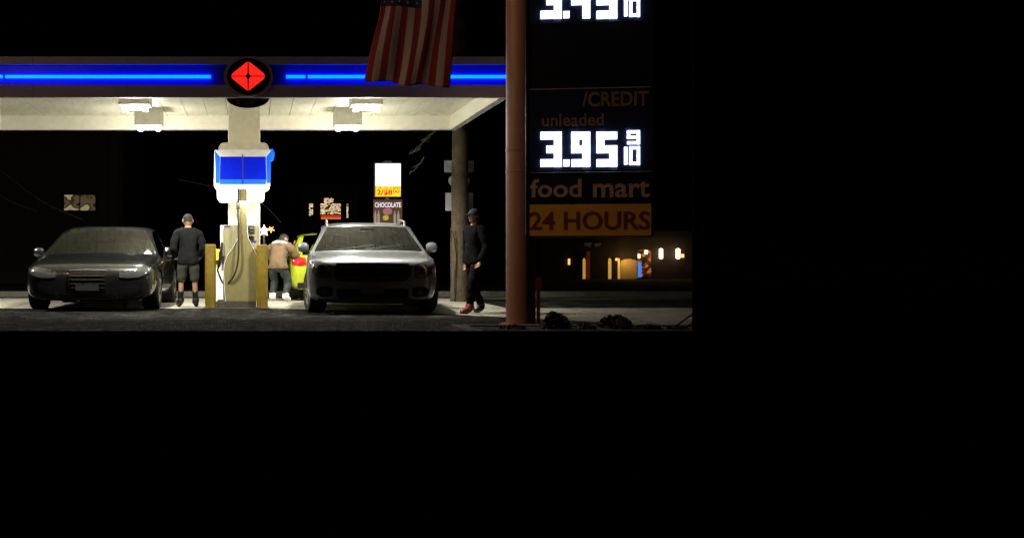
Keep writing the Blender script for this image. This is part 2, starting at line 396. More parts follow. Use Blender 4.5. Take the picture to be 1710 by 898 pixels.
# column
colx0, colx1 = (381 - CX) * 22.0 / F, (434.5 - CX) * 22.0 / F
cmx = (colx0 + colx1) / 2
cb = MB().box(colx0, colx1, 22.0 - OY, 22.6 - OY, .14, CS - .003); cb.build("column", "column", can, bevel=.02)

# canopy lamps
def canopy_lamp(x, y, first=[None]):
    if first[0] is None:
        h = MB(); h.box(-.27, .27, -.24, .24, .05, .40); hb = h
        root = thing("canopy_lamp", "", "ceiling lamp")
        hb.build("housing", "housing", root, bevel=.02)
        l = MB(); l.prism([(-.20, .048), (.20, .048), (.215, -.03), (.13, -.03), (.12, -.005), (-.12, -.005), (-.13, -.03), (-.215, -.03)], -.1, .1)
        l.build("lens", "lens", root)
        first[0] = root; o = root
    else: o = copy_tree(first[0])
    o.location = (x, y, CZ - .10)
    for kind_, en, dz_ in (('SPOT', CANOPY_W * 3.2, .17), ('POINT', CANOPY_W * .30, .40)):
        ld = bpy.data.lights.new("canopy_light", kind_); ld.energy = en; ld.shadow_soft_size = .12; ld.color = (1, .96, .80)
        if kind_ == 'SPOT': ld.spot_size = R(126); ld.spot_blend = .6
        lo = bpy.data.objects.new("canopy_light", ld); C.objects.link(lo); lo.location = (x, y, CZ - dz_); lo.rotation_euler = (R(24) if kind_ == 'SPOT' else 0, 0, 0)
    return o
grp = "lamps hung under the canopy"
YA, YB = 19.95, 23.1
for px, py, Y, lab in ((226, 181, YA, "front lit white lamp under the canopy, left of the column"), (249, 217, YB, "rear lit white lamp under the canopy, left of the column"),
                   (611, 183, YA, "front lit white lamp under the canopy, right of the column"), (580, 219, YB, "rear lit white lamp under the canopy, right of the column")):
    canopy_lamp((px - CX) * Y / F, Y)["label"] = lab
for o in [o for o in bpy.data.objects if o.name.startswith("canopy_lamp")]: o["group"] = grp
for x, y in ((-6.6, 21.2),):  # one more canopy lamp, added outside the view
    o = canopy_lamp(x, y); o["label"] = "added lit white lamp, out of view, under the far left end of the canopy"; o["group"] = grp

# emblem
def ell(cx, cz, a, b, n=48, t0=0, t1=2 * math.pi): return [(cx + a * math.cos(t0 + (t1 - t0) * k / n), cz + b * math.sin(t0 + (t1 - t0) * k / n)) for k in range(n)]
ex, ez = xf(414.5), zf(129)
s1 = F / CF
em = thing("emblem_sign", "round dark sign with a red lit diamond on the canopy edge", "sign", (ex, CF - .012, ez))
MB().prism(ell(0, 0, 41 / s1, 33.5 / s1), -.05, 0).build("ring", "fascia", em)
MB().prism(ell(0, 0, 35 / s1, 30 / s1), -.075, -.052).build("dark_face", "emblem", em)
d = MB(); A, B = 28 / s1, 24.5 / s1; g = .008; e_ = .028
for sx in (-1, 1):
    for sz_ in (-1, 1):
        pts = [(sx * g, sz_ * B * .98), (sx * .05, sz_ * (B * .86)), (sx * A * .9, sz_ * .05), (sx * A, sz_ * g), (sx * (e_ + .015), sz_ * g), (sx * g * 1.6, sz_ * e_ * 1.6)]
        d.prism(pts, -.095, -.077)
d.build("red_diamond", "red_e", em)
nm = thing("number_plate", "half round dark number plate hanging below the canopy emblem", "sign", (xf(414), CF + .16, CZ))
pts = [(-37 / s1, .03)] + ell(0, .03, 37 / s1, 19 / s1, 24, math.pi, 2 * math.pi) + [(37 / s1, .03)]
MB().prism(pts, -.03, .0).build("plate", "emblem", nm)
text_mesh("numerals", "12", -.19, .13, -.095, -.035, -.032, "letters_r", nm, .004)

# ------------------------------------------------------------------ topper on the column
TY = 21.55
def tx(px): return (px - CX) * TY / F
def tzp(py): return EYE + (CY - py) * TY / F
tc = tx(405)
tp = thing("pump_topper", "backlit white and blue light box clasping the cream column above the pump", "light box", (tc, TY, 0))
def L(px): return tx(px) - tc
sh = MB()
dome = [(L(364), tzp(252))] + [(L(364) + (L(450) - L(364)) * (.5 - .5 * math.cos(math.pi * k / 20)) , tzp(252) + (tzp(238) - tzp(252)) * min(1, math.sin(math.pi * k / 20) * 1.9)) for k in range(1, 20)] + [(L(450), tzp(252))]
sh.prism(dome, .03, 1.0).build("shoulder", "column", tp, smooth='auto')
bd = MB()
# white body: tapers forward at the top
bd.prism([(L(358), tzp(250)), (L(453), tzp(250)), (L(451), tzp(312)), (L(444), tzp(316)), (L(366), tzp(316)), (L(357), tzp(312))], .04, 1.05)
bd.build("body", "white_lit", tp, bevel=.03)
fl = MB(); i0 = len(fl.v)
fl.v += [(L(358.5), -.14 + .16, tzp(250)), (L(453), -.14 + .16, tzp(250)), (L(444), -.06, tzp(262)), (L(368), -.06, tzp(262))]; fl.f.append([0, 1, 2, 3]); fl.m.append(0)
fl.v += [(L(368), .035, tzp(262)), (L(444), .035, tzp(262)), (L(358.5), .035, tzp(250)), (L(453), .035, tzp(250))]
fl.f += [[3, 2, 5, 4], [0, 3, 4, 6], [2, 1, 7, 5], [1, 0, 6, 7]]; fl.m += [0] * 4
fl.build("top_bevel", "white_pl", tp)
b1 = MB(); b1.prism([(L(368), tzp(262)), (L(404.5), tzp(262)), (L(404.5), tzp(300)), (L(367), tzp(300))], -.06, .036); b1.build("blue_panel", "blue_lit", tp)
b1 = MB(); b1.prism([(L(406), tzp(262)), (L(444), tzp(262)), (L(445), tzp(300)), (L(406), tzp(300))], -.06, .036); b1.build("blue_panel", "blue_lit", tp)
for s_, (a, b, c_, d_) in enumerate(((358.5, 367.5, 366.5, 360), (444.5, 453, 451.5, 445.5))):
    b1 = MB(); b1.prism([(L(a), tzp(251)), (L(b), tzp(262 if s_ == 0 else 251)), (L(c_ if s_ == 0 else c_), tzp(306)), (L(d_), tzp(306))] if s_ == 0 else
                        [(L(a), tzp(262)), (L(b), tzp(251)), (L(c_), tzp(306)), (L(d_), tzp(306))], .0, .036); b1.build("side_panel", "cyan_lit", tp)
b1 = MB(); b1.prism([(L(367), tzp(300.3)), (L(445), tzp(300.3)), (L(444), tzp(308)), (L(367), tzp(308))], -.055, .036); b1.build("lower_strip", "cyan_lit", tp)
MB().prism([(L(404.6), tzp(258)), (L(405.9), tzp(258)), (L(405.9), tzp(308)), (L(404.6), tzp(308))], -.068, -.0).build("centre_joint", "black", tp)
lw = MB(); lw.prism([(L(362), tzp(309)), (L(399.5), tzp(309)), (L(399.5), tzp(335)), (L(366), tzp(335)), (L(362.5), tzp(332))], .06, .9)
lw.prism([(L(413), tzp(309)), (L(442), tzp(309)), (L(441.5), tzp(332)), (L(438), tzp(335)), (L(413), tzp(335))], .06, .9)
lw.build("lower_box", "white_lit", tp, bevel=.02)
MB().prism(ell(L(454.5), tzp(258), 4 / (F / TY), 10.5 / (F / TY)), .1, .16).build("blue_disc", "cyan_lit", tp)
for a, b in ((364, 380), (434, 452)):
    MB().box(L(a), L(b), .3, .34, tzp(249) + .002, tzp(249) + .014).build("bracket", "steel", tp)
ld = bpy.data.lights.new("topper_light", 'AREA'); ld.energy = 8; ld.shape = 'RECTANGLE'; ld.size = .7; ld.size_y = .2; ld.color = (1, .98, .9)
lo = bpy.data.objects.new("topper_light", ld); C.objects.link(lo); lo.location = (tc, TY + .02, tzp(338)); lo.rotation_euler = (R(25), 0, 0)

# ------------------------------------------------------------------ fuel dispenser
DY = 21.65
def dx(px): return (px - CX) * DY / F
def dz(py): return EYE + (CY - py) * DY / F
dc = dx(402)
dp = thing("fuel_dispenser", "khaki fuel pump with a bottle shaped front and a black hose, between two yellow bollards", "fuel pump", (dc, DY, 0))
D = lambda px: dx(px) - dc
MB().box(D(373.5), D(431.5), .04, .9, dz(503), dz(375.5)).build("cabinet", "khaki_l", dp, bevel=.012)
MB().box(D(361), D(428), -.02, 1.0, .008, dz(503) - .002).build("plinth", "plinth", dp, bevel=.015)
# bottle shaped centre panel
def bottle(k=0, o=0):
    L_ = [(400.5, 310), (399.5, 385), (398, 398), (391, 411), (381, 425), (375, 440), (373.8, 455), (377, 503)]
    Rr = [(411.5, 310), (412.5, 385), (414, 398), (421, 411), (428, 425), (431, 440), (432, 455), (429, 503)]
    return [(D(x - o), dz(y)) for x, y in L_], [(D(x + o), dz(y)) for x, y in Rr]
l_, r_ = bottle()
def strip(mb, A_, B_, y0, y1, mi=0):
    i = len(mb.v); n = len(A_)
    for (a, b) in zip(A_, B_): mb.v += [(a[0], y0, a[1]), (b[0], y0, b[1]), (a[0], y1, a[1]), (b[0], y1, b[1])]
    for k in range(n - 1):
        q = i + 4 * k
        for fc in ((0, 1, 5, 4), (2, 6, 7, 3), (0, 4, 6, 2), (1, 3, 7, 5)): mb.f.append([q + t for t in fc]); mb.m.append(mi)
    mb.f.append([i, i + 2, i + 3, i + 1]); mb.m.append(mi); q = i + 4 * (n - 1); mb.f.append([q, q + 1, q + 3, q + 2]); mb.m.append(mi)
    return mb
strip(MB(), l_, r_, -.02, .038).build("front_panel", "khaki", dp, bevel=.006)
for side, pts in (("l", l_), ("r", r_)):
    o_ = -.012 if side == "l" else .012
    strip(MB(), [(x + min(0, o_), z) for x, z in pts], [(x + max(0, o_), z) for x, z in pts], -.03, .036).build("edge_trim", "trim", dp)
MB().box(D(373.6), D(377), .02, .039, dz(503), dz(453)).build("corner_guard", "blue_pl", dp)
MB().box(D(428.8), D(431.6), .02, .039, dz(503), dz(447)).build("corner_guard", "blue_pl", dp)
sc = MB().box(D(415), D(424.5), .022, .039, dz(390), dz(377)).build("display", "black", dp, bevel=.004)
MB().box(D(416), D(423.5), .016, .021, dz(382.5), dz(379)).build("screen_glass", "steel", sc)
MB().box(D(416), D(423.5), .016, .021, dz(388), dz(384.5)).build("keypad", "plinth", sc)
MB().box(D(415), D(424), .025, .039, dz(400.5), dz(394)).build("card_reader", "black", dp)
MB().box(D(375), D(384), .03, .039, dz(378.5), dz(376.5)).build("label_strip", "blue_pl", dp)
MB().box(D(419), D(428), .03, .039, dz(404), dz(402)).build("label_strip", "blue_pl", dp)
# left side nozzle boot
nb = MB().box(D(367.5), D(373.2), .1, .5, dz(452), dz(376)); nb.build("nozzle_boot", "white_pl", dp, bevel=.01)
MB().box(D(431.8), D(434), .1, .5, dz(400), dz(376)).build("nozzle_boot", "white_pl", dp, bevel=.008)
nz = MB(); nz.tube([(D(371), .02, dz(405)), (D(369), .0, dz(425)), (D(366), .0, dz(442)), (D(363), .02, dz(452))], [.02, .035, .03, .012], 10)
nz.box(D(365), D(371), -.03, .04, dz(432), dz(420)); nz.build("nozzle", "black", dp, smooth='auto')
def curve_pts(ctrl, n=24):
    out = []; m_ = len(ctrl) - 1
    for k in range(n + 1):
        t = k / n * m_; i = min(int(t), m_ - 1); u = t - i
        p0, p1, p2, p3 = [Vector(ctrl[max(0, min(m_, i + q))]) for q in (-1, 0, 1, 2)]
        out.append(.5 * ((2 * p1) + (-p0 + p2) * u + (2 * p0 - 5 * p1 + 4 * p2 - p3) * u * u + (-p0 + 3 * p1 - 3 * p2 + p3) * u ** 3))
    return out
MB().tube(curve_pts([(D(398.5), -.04, dz(312)), (D(397.5), -.05, dz(350)), (D(398.5), -.07, dz(395)), (D(398), -.09, dz(430)), (D(394), -.08, dz(452)), (D(384), -.04, dz(470)), (D(374), .1, dz(474)), (D(368), .2, dz(466)), (D(363), .03, dz(450))], 48), .017, 10).build("hose", "rubber", dp, smooth=True)
MB().tube([(D(397.6), -.055, dz(337)), (D(397.8), -.06, dz(350))], .032, 10).build("hose_swivel", "black", dp, smooth='auto')

# bollards
def bollard(px0, px1, ytop, ybot, lab, Y):
    r = (px1 - px0) / 2 * Y / F
    t = thing("bollard", lab, "bollard", ((px0 + px1) / 2 * Y / F - CX * Y / F, Y + r, 0), 0, "yellow bollards guarding the pump")
    h = EYE + (CY - ytop) * Y / F
    MB().lathe([(.0, 0.006), (r, .006), (r, h - .04), (r * .96, h - .012), (r * .8, h), (0, h)], 28, 'z').build("post", "yellow", t, smooth='auto')
    MB().lathe([(r + .001, .01), (r + .03, .012), (r + .03, .022), (r + .001, .03)], 28, 'z').build("collar", "plinth", t)
bollard(342, 360.5, 407.5, 514, "yellow steel bollard left of the pump, beside the man in the cap", 21.6)
bollard(428.5, 447.5, 408, 515, "yellow steel bollard right of the pump, in front of the crouched figure", 21.45)

# bin on the island behind
bt = thing("waste_bin", "white waste bin with a yellow hood behind the left bollard", "bin", tuple(P(360, 425, 24.0).xy) + (0,))
s2 = 24.0 / F
MB().box(-8 * s2, 12 * s2, 0, .4, .02, EYE - 22 * s2).build("body", "white_pl", bt, bevel=.02)
MB().prism([(-6 * s2, EYE - 21.5 * s2), (11 * s2, EYE - 21.5 * s2), (11 * s2, EYE + 6 * s2), (7 * s2, EYE + 9 * s2), (-3 * s2, EYE + 9 * s2), (-6 * s2, EYE + 5 * s2)], .01, .38).build("hood", "yellow_b", bt, bevel=.015)
MB().box(-4 * s2, 8 * s2, -.006, .008, EYE - 16 * s2, EYE - 9 * s2).build("slot", "black", bt)

# ------------------------------------------------------------------ cars
def build_car(name, label, loc, rz, W, H, Lc, paint, stations, wheel_y, wr, front, rails=False, wheel_w=.28, glass="glass", steer=0):
    """stations: (y, halfwidth, zbottom, zshoulder, ztop, roof halfwidth or None, tag)"""
    root = thing(name, label, "car", loc, rz)
    rings = []
    for (y, w_, zb, zs, zt, wr_, tg) in stations:
        zm = zb + (zs - zb) * .5
        base = [(0, zb), (w_ * .8, zb), (w_ * .965, zb + .09), (w_, zm), (w_ * .985, zs - .05), (w_ * .95, zs)]
        if tg == 'cowl': top = [(w_ * .925, zs + (zt - zs) * .4), (w_ * .885, zs + (zt - zs) * .6), (w_ * .45, zt - .004), (0, zt)]
        elif wr_ is None: top = [(w_ * .88, zs + (zt - zs) * .55), (w_ * .80, zs + (zt - zs) * .8), (w_ * .42, zt - .004), (0, zt)]
        else: top = [(wr_, zt - .085), (wr_ - .10, zt - .028), (wr_ * .5, zt - .004), (0, zt)]
        half = base + top
        ring = [(x, y, z) for x, z in half] + [(-x, y, z) for x, z in reversed(half[1:-1])]
        rings.append(ring)
    n = len(rings[0]); v = [p for r in rings for p in r]; fs = []; ms = []
    nh = 10
    for i in range(len(rings) - 1):
        ta, tb_ = stations[i][6], stations[i + 1][6]
        for k in range(n):
            fs.append([i * n + k, i * n + (k + 1) % n, (i + 1) * n + (k + 1) % n, (i + 1) * n + k])
            seg = k if k < nh - 1 else n - 1 - k
            mi = 0
            if seg in (7, 8):
                if ta == 'cowl': mi = 1
                if ta == 'rroof': mi = 3
            if seg == 5 and ta in ('cowl', 'cab', 'cab2') : mi = 2
            if seg == 5 and ta == 'pillar': mi = 4
            ms.append(mi)
    fs.append([k for k in range(n)]); ms.append(0); fs.append([(len(rings) - 1) * n + k for k in reversed(range(n))]); ms.append(0)
    me = bpy.data.meshes.new("tmp"); me.from_pydata(v, [], fs); me.update()
    bm = bmesh.new(); bm.from_mesh(me)
    for f_, mi in zip(bm.faces, ms): f_.material_index = mi
    cl = bm.edges.layers.float.new("crease_edge")
    for e in bm.edges:
        if len({f_.material_index for f_ in e.link_faces}) > 1: e[cl] = .85
    vl = bm.verts.layers.float.new("crease_vert")
    for v_ in bm.verts:
        for gi in (1, 3):
            if sum(f_.material_index == gi for f_ in v_.link_faces) == 1: v_[vl] = .9
    bmesh.ops.recalc_face_normals(bm, faces=bm.faces)
    bm.to_mesh(me); bm.free()
    for _ in range(6): me.materials.append(None)
    tmp = bpy.data.objects.new("tmp", me); C.objects.link(tmp)
    ss = tmp.modifiers.new("s", 'SUBSURF'); ss.levels = 3; ss.render_levels = 3
    m1 = evaluated(tmp); bpy.data.objects.remove(tmp)
    body = bpy.data.objects.new("tmp", m1); C.objects.link(body)
    full_bvh = BVHTree.FromPolygons([vv.co.copy() for vv in m1.vertices], [list(p.vertices) for p in m1.polygons])
    cutters = []
    for wy in wheel_y:
        for sx in (-1, 1):
            mb = MB().lathe([(0, 0), (wr + .06, 0), (wr + .06, .62), (0, .62)], 36, 'x', 5)
            # lathe ends closed by the zero radius points
            c = mb.build("cut", "black", None); c.location = ((W - .5) if sx > 0 else -(W - .5) - .62, wy, wr + .02)
            bm = bmesh.new(); bm.from_mesh(c.data); bmesh.ops.remove_doubles(bm, verts=bm.verts, dist=1e-5); bmesh.ops.recalc_face_normals(bm, faces=bm.faces)
            for f_ in bm.faces: f_.material_index = 5
            bm.to_mesh(c.data); bm.free()
            c.data.materials.clear()
            for _ in range(6): c.data.materials.append(None)
            cutters.append(c)
            bo = body.modifiers.new("b", 'BOOLEAN'); bo.operation = 'DIFFERENCE'; bo.solver = 'EXACT'; bo.object = c; bo.material_mode = 'INDEX'
    m2 = evaluated(body); bpy.data.objects.remove(body)
    for c in cutters: bpy.data.objects.remove(c)
    def pick(idx, nm, mats, remap=None, par=root, split_side=False):
        bm = bmesh.new(); bm.from_mesh(m2)
        dele = [f_ for f_ in bm.faces if f_.material_index not in idx or (split_side and (f_.calc_center_median().x > 0) != (split_side > 0))]
        bmesh.ops.delete(bm, geom=dele, context='FACES')
        for f_ in bm.faces: f_.material_index = (remap or {}).get(f_.material_index, 0)
        mm = bpy.data.meshes.new(nm); bm.to_mesh(mm); bm.free()
        return link(nm, mm, mats, par, smooth='auto') if mm.polygons else None
    pick((0, 4, 5), "body", [paint, "black"], {4: 1, 5: 1})
    pick((1,), "windscreen", glass)
    pick((3,), "rear_window", "dglass")
    for sd in (-1, 1): pick((2,), "side_window", "dglass", split_side=sd)
    # wheels
    for wy in wheel_y:
        for sx in (-1, 1):
            xo = sx * (W - .02)
            wh = bpy.data.objects.new("wheel", None); C.objects.link(wh); wh.parent = root; wh.location = (xo, wy, wr + .008); wh.rotation_euler[2] = steer if wy == wheel_y[0] else 0
            q = -sx
            t = MB().lathe([(wr * .66, 0.012 * q), (wr * .93, 0), (wr * .985, .02 * q), (wr, .05 * q), (wr, (wheel_w - .05) * q), (wr * .985, (wheel_w - .02) * q), (wr * .93, wheel_w * q), (wr * .66, (wheel_w - .012) * q)], 40, 'x', closed=True)
            t.build("tyre", "rubber", wh, smooth='auto')
            r_m = MB().lathe([(wr * .66, .01 * q), (wr * .60, .015 * q), (wr * .57, .07 * q), (wr * .57, wheel_w * q * .9), (wr * .655, (wheel_w - .01) * q)], 40, 'x')
            r_m.lathe([(0, .02 * q), (wr * .14, .022 * q), (wr * .16, .05 * q), (0, .06 * q)], 16, 'x')
            for k in range(10):
                a = 2 * math.pi * k / 10 + (.13 if k % 2 else -.13)
                mt = Matrix.Rotation(a, 4, 'X')
                x0, x1 = sorted((.02 * q, .05 * q)); r_m.box(x0, x1, -.018, .018, wr * .1, wr * .6, 0, mt)
            r_m.lathe([(0, .1 * q), (wr * .56, .1 * q)], 24, 'x', 1)
            r_m.build("rim", ["rim", "black"], wh, smooth='auto')
    # conforming pieces on the ends
    def conform(nm, cols, m, off=.012, thick=.03, rows=6, dirn=1, par=root, side=None):
        """cols: list of (x, ztop, zbot) left to right, laid on the body surface from the end"""
        mb = MB(); C2 = []
        fine = []
        for (a, b) in zip(cols, cols[1:]):
            st = max(1, int(abs(b[0] - a[0]) / .03))
            for k in range(st): t = k / st; fine.append(tuple(a[j] + (b[j] - a[j]) * t for j in range(3)))
        fine.append(cols[-1])
        grid = []
        for (x, zt_, zb_) in fine:
            row = []
            for k in range(rows + 1):
                z = zb_ + (zt_ - zb_) * k / rows
                o = Vector((x, -3 if dirn > 0 else Lc + 3, z)); hit = full_bvh.ray_cast(o, Vector((0, dirn, 0)))
                yy = hit[0].y if hit[0] is not None else None
                row.append((x, yy, z))
            grid.append(row)
        ys_ = [p[1] for r in grid for p in r if p[1] is not None]
        if not ys_: return None
        far = max(ys_) if dirn > 0 else min(ys_)
        nr = rows + 1; m_ = len(grid)
        for r in grid:
            for x, yy, z in r:
                yy = far if yy is None else yy; mb.v.append((x, yy - dirn * off, z))
        k0 = len(mb.v)
        for r in grid:
            for x, yy, z in r:
                yy = far if yy is None else yy; mb.v.append((x, yy - dirn * off + dirn * thick, z))
        for a in range(m_ - 1):
            for b in range(rows):
                q = a * nr + b; mb.f.append([q, q + 1, q + nr + 1, q + nr]); mb.m.append(0)
                q += k0; mb.f.append([q, q + nr, q + nr + 1, q + 1]); mb.m.append(0)
        bd_ = [a * nr for a in range(m_)] + [(m_ - 1) * nr + b for b in range(1, nr)] + [a * nr + rows for a in range(m_ - 2, -1, -1)] + [b for b in range(rows - 1, 0, -1)]
        for a, b in zip(bd_, bd_[1:] + bd_[:1]): mb.f.append([a, b, b + k0, a + k0]); mb.m.append(0)
        return mb.build(nm, m, par, smooth='auto')
    front(root, conform)
    # mirrors
    cy = [s[0] for s in stations if s[6] == 'cowl'][0]; zs = [s[3] for s in stations if s[6] == 'cowl'][0]
    for sx in (-1, 1):
        mo = MB(); xa, xb = W - .05, W + .15
        pts = []
        for (x, r1, r2, dy) in ((xa, .045, .03, 0), (xa + .04, .085, .05, -.01), (xa + .12, .095, .06, 0), (xb - .02, .075, .05, .02), (xb, .03, .02, .03)):
            i = len(mo.v)
            for j in range(16):
                t = 2 * math.pi * j / 16; mo.v.append((sx * x, cy + .42 + dy + r2 * math.cos(t) * 1.3, zs + .13 + r1 * math.sin(t)))
            pts.append(i)
        for a, b in zip(pts, pts[1:]):
            for j in range(16): mo.f.append([a + j, a + (j + 1) % 16, b + (j + 1) % 16, b + j]); mo.m.append(0)
        mo.f.append([pts[0] + j for j in range(16)]); mo.m.append(0); mo.f.append([pts[-1] + j for j in range(16)]); mo.m.append(0)
        mm = mo.build("mirror", paint, root, smooth='auto')
        MB().box(sx * (W - .06) if sx > 0 else -(W + .06), (W + .02) if sx > 0 else -(W - .06), cy + .40, cy + .46, zs - .01, zs + .09).build("mirror_arm", "black", mm, bevel=.01)
    # seats and dash
    cabs = [s for s in stations if s[6] in ('cab', 'pillar', 'cab2')]
    y1 = cabs[0][0] + .25
    for sx in (-1, 1):
        xc = sx * W * .42
        for yy in (y1, y1 + .95):
            st = MB(); st.box(xc - .27, xc + .27, yy, yy + .14, .5, zs + .18); st.box(xc - .26, xc + .26, yy - .5, yy + .01, .42, .58)
            so = st.build("seat", "seat", root, bevel=.04)
            MB().box(xc - .14, xc + .14, yy + .02, yy + .12, zs + .19, zs + .38).build("headrest", "seat", so, bevel=.04)
    MB().box(-W * .84, W * .84, cy + .12, cy + .5, zs - .22, zs - .03).build("dashboard", "black", root, bevel=.03)
    MB().box(-W * .82, W * .82, cy + .2, Lc - .35, .30, .36).build("cabin_floor", "black", root)
    sw = MB(); sw.tube([(W * .42 + .19 * math.cos(t * math.pi / 12), cy + .62, zs + .0 + .19 * math.sin(t * math.pi / 12)) for t in range(25)], .016, 8)
    sw.build("steering_wheel", "black", root, smooth=True)
    if rails:
        ry = [s for s in stations if s[5]]
        for sx in (-1, 1):
            a = ry[0]; b = ry[-1]
            x_ = a[5] - .1
            MB().tube([(sx * x_, a[0] + .22, a[4] - .03), (sx * x_, a[0] + .32, a[4] + .075), (sx * x_, (a[0] + b[0]) / 2, H + .06), (sx * x_, b[0] - .2, b[4] + .065), (sx * x_, b[0] - .08, b[4] - .03)], .02, 8).build("roof_rail", "steel", root, smooth=True)
    return root

# -- silver SUV
Wv = 1.11
suv_st = [
    (0.00, .84, .22, .72, .80, None, ''), (0.02, .94, .19, .80, .88, None, ''), (.10, 1.02, .18, .87, .94, None, ''), (.35, 1.05, .18, .93, .985, None, ''),
    (.80, 1.06, .18, .96, 1.02, None, ''), (1.15, 1.06, .18, .98, 1.045, None, ''), (1.26, 1.06, .18, .99, 1.06, None, ''), (1.30, 1.06, .18, 1.0, 1.07, None, 'cowl'),
    (2.00, 1.06, .19, 1.04, 1.575, .80, 'cab'), (2.18, 1.06, .19, 1.04, 1.63, .81, 'cab'), (2.75, 1.06, .19, 1.05, 1.655, .82, 'pillar'), (2.85, 1.06, .19, 1.05, 1.655, .82, 'cab2'),
    (3.65, 1.06, .19, 1.06, 1.65, .81, 'pillar'), (3.85, 1.05, .19, 1.07, 1.64, .80, 'post'), (4.15, 1.04, .2, 1.07, 1.60, .78, 'rroof'), (4.42, 1.0, .22, 1.02, 1.12, .86, ''), (4.50, .96, .24, .92, 1.0, None, ''), (4.55, .8, .28, .75, .85, None, '')]
suv_st = [(y, w_ * 1.05, a, b, (c if r_w is None else 1.06 + (c - 1.06) * .92), r_w and r_w * 1.02, t) for y, w_, a, b, c, r_w, t in suv_st]
def suv_front(root, cf):
    cf("grille", [(-.63, .80, .64), (-.55, .832, .56), (0, .842, .54), (.55, .832, .56), (.63, .80, .64)], "grille", .014)
    g = cf("grille_surround", [(-.60, .858, .838), (0, .868, .848), (.60, .858, .838)], "chrome", .02)
    cf("grille_bar", [(-.60, .705, .675), (0, .715, .685), (.60, .705, .675)], "black", .026)
    for z in (.62, .79): cf("grille_bar", [(-.56, z + .009, z - .009), (.56, z + .009, z - .009)], "plinth", .024, rows=1)
    cf("badge", [(-.07, .71, .70), (-.05, .735, .675), (.05, .735, .675), (.07, .71, .70)], "chrome", .036)
    for s in (-1, 1):
        c = [(s * .69, .83, .62), (s * .78, .86, .60), (s * .88, .885, .61), (s * .99, .90, .68), (s * 1.04, .90, .78)]
        if s < 0: c = c[::-1]
        hl = cf("headlight", c, "headl", .012)
        cc = [(s * .78, .82, .70), (s * .84, .84, .68), (s * .90, .82, .70)]
        if s < 0: cc = cc[::-1]
        cf("lamp_bowl", cc, "chrome", .02, par=hl)
        c = [(s * .66, .44, .32), (s * .74, .47, .29), (s * .86, .47, .30), (s * .93, .42, .34)]
        if s < 0: c = c[::-1]
        fg = cf("fog_lamp_recess", c, "grille", .012)
        c = [(s * .74, .41, .35), (s * .79, .42, .34), (s * .84, .41, .35)]
        if s < 0: c = c[::-1]
        cf("fog_lamp", c, "headl", .02, par=fg)
    cf("lower_intake", [(-.60, .42, .29), (-.55, .44, .27), (.55, .44, .27), (.60, .42, .29)], "grille", .012)
    cf("lower_bumper", [(-.9, .262, .215), (0, .262, .2), (.9, .262, .215)], "black", .014)
    pl = cf("licence_plate", [(-.19, .46, .36), (.19, .46, .36)], "plate", .05, rows=2)
    for s in (-1, 1):
        MB().tube([(s * .25 - .3, 1.27, 1.09), (s * .25 + .35, 1.36, 1.17)], .007, 6).build("wiper", "black", root)
    MB().box(-.11, .11, 1.86, 1.89, 1.44, 1.50).build("rear_view_mirror", "black", root, bevel=.012)
build_car("silver_suv", "silver estate car with roof rails facing the street, under the canopy right of the pump", (1.96, 19.42, 0), R(-2.6), Wv, 1.60, 4.55, "silver", suv_st, (.88, 3.55), .36, suv_front, True, .30, steer=R(11))

# -- graphite saloon
gst = [
    (0.00, .80, .24, .54, .60, None, ''), (0.04, .98, .20, .66, .73, None, ''), (.14, 1.10, .18, .74, .82, None, ''), (.38, 1.16, .18, .80, .88, None, ''),
    (.85, 1.19, .18, .86, .955, None, ''), (1.30, 1.20, .18, .90, 1.01, None, ''), (1.45, 1.20, .18, .92, 1.04, None, 'cowl'),
    (2.28, 1.20, .18, .95, 1.45, .86, 'cab'), (2.48, 1.20, .18, .95, 1.48, .87, 'cab'), (2.90, 1.20, .18, .95, 1.49, .87, 'pillar'), (3.0, 1.20, .18, .96, 1.485, .86, 'cab2'),
    (3.60, 1.19, .18, .97, 1.44, .84, 'rroof'), (4.25, 1.16, .2, .98, 1.10, .86, ''), (4.6, 1.12, .22, .96, 1.06, None, ''), (4.78, 1.06, .25, .9, 1.0, None, ''), (4.85, .9, .3, .75, .85, None, '')]
gst = [(y, w_, a, b, (c if r_w is None else 1.04 + (c - 1.04) * 1.17), r_w, t) for y, w_, a, b, c, r_w, t in gst]
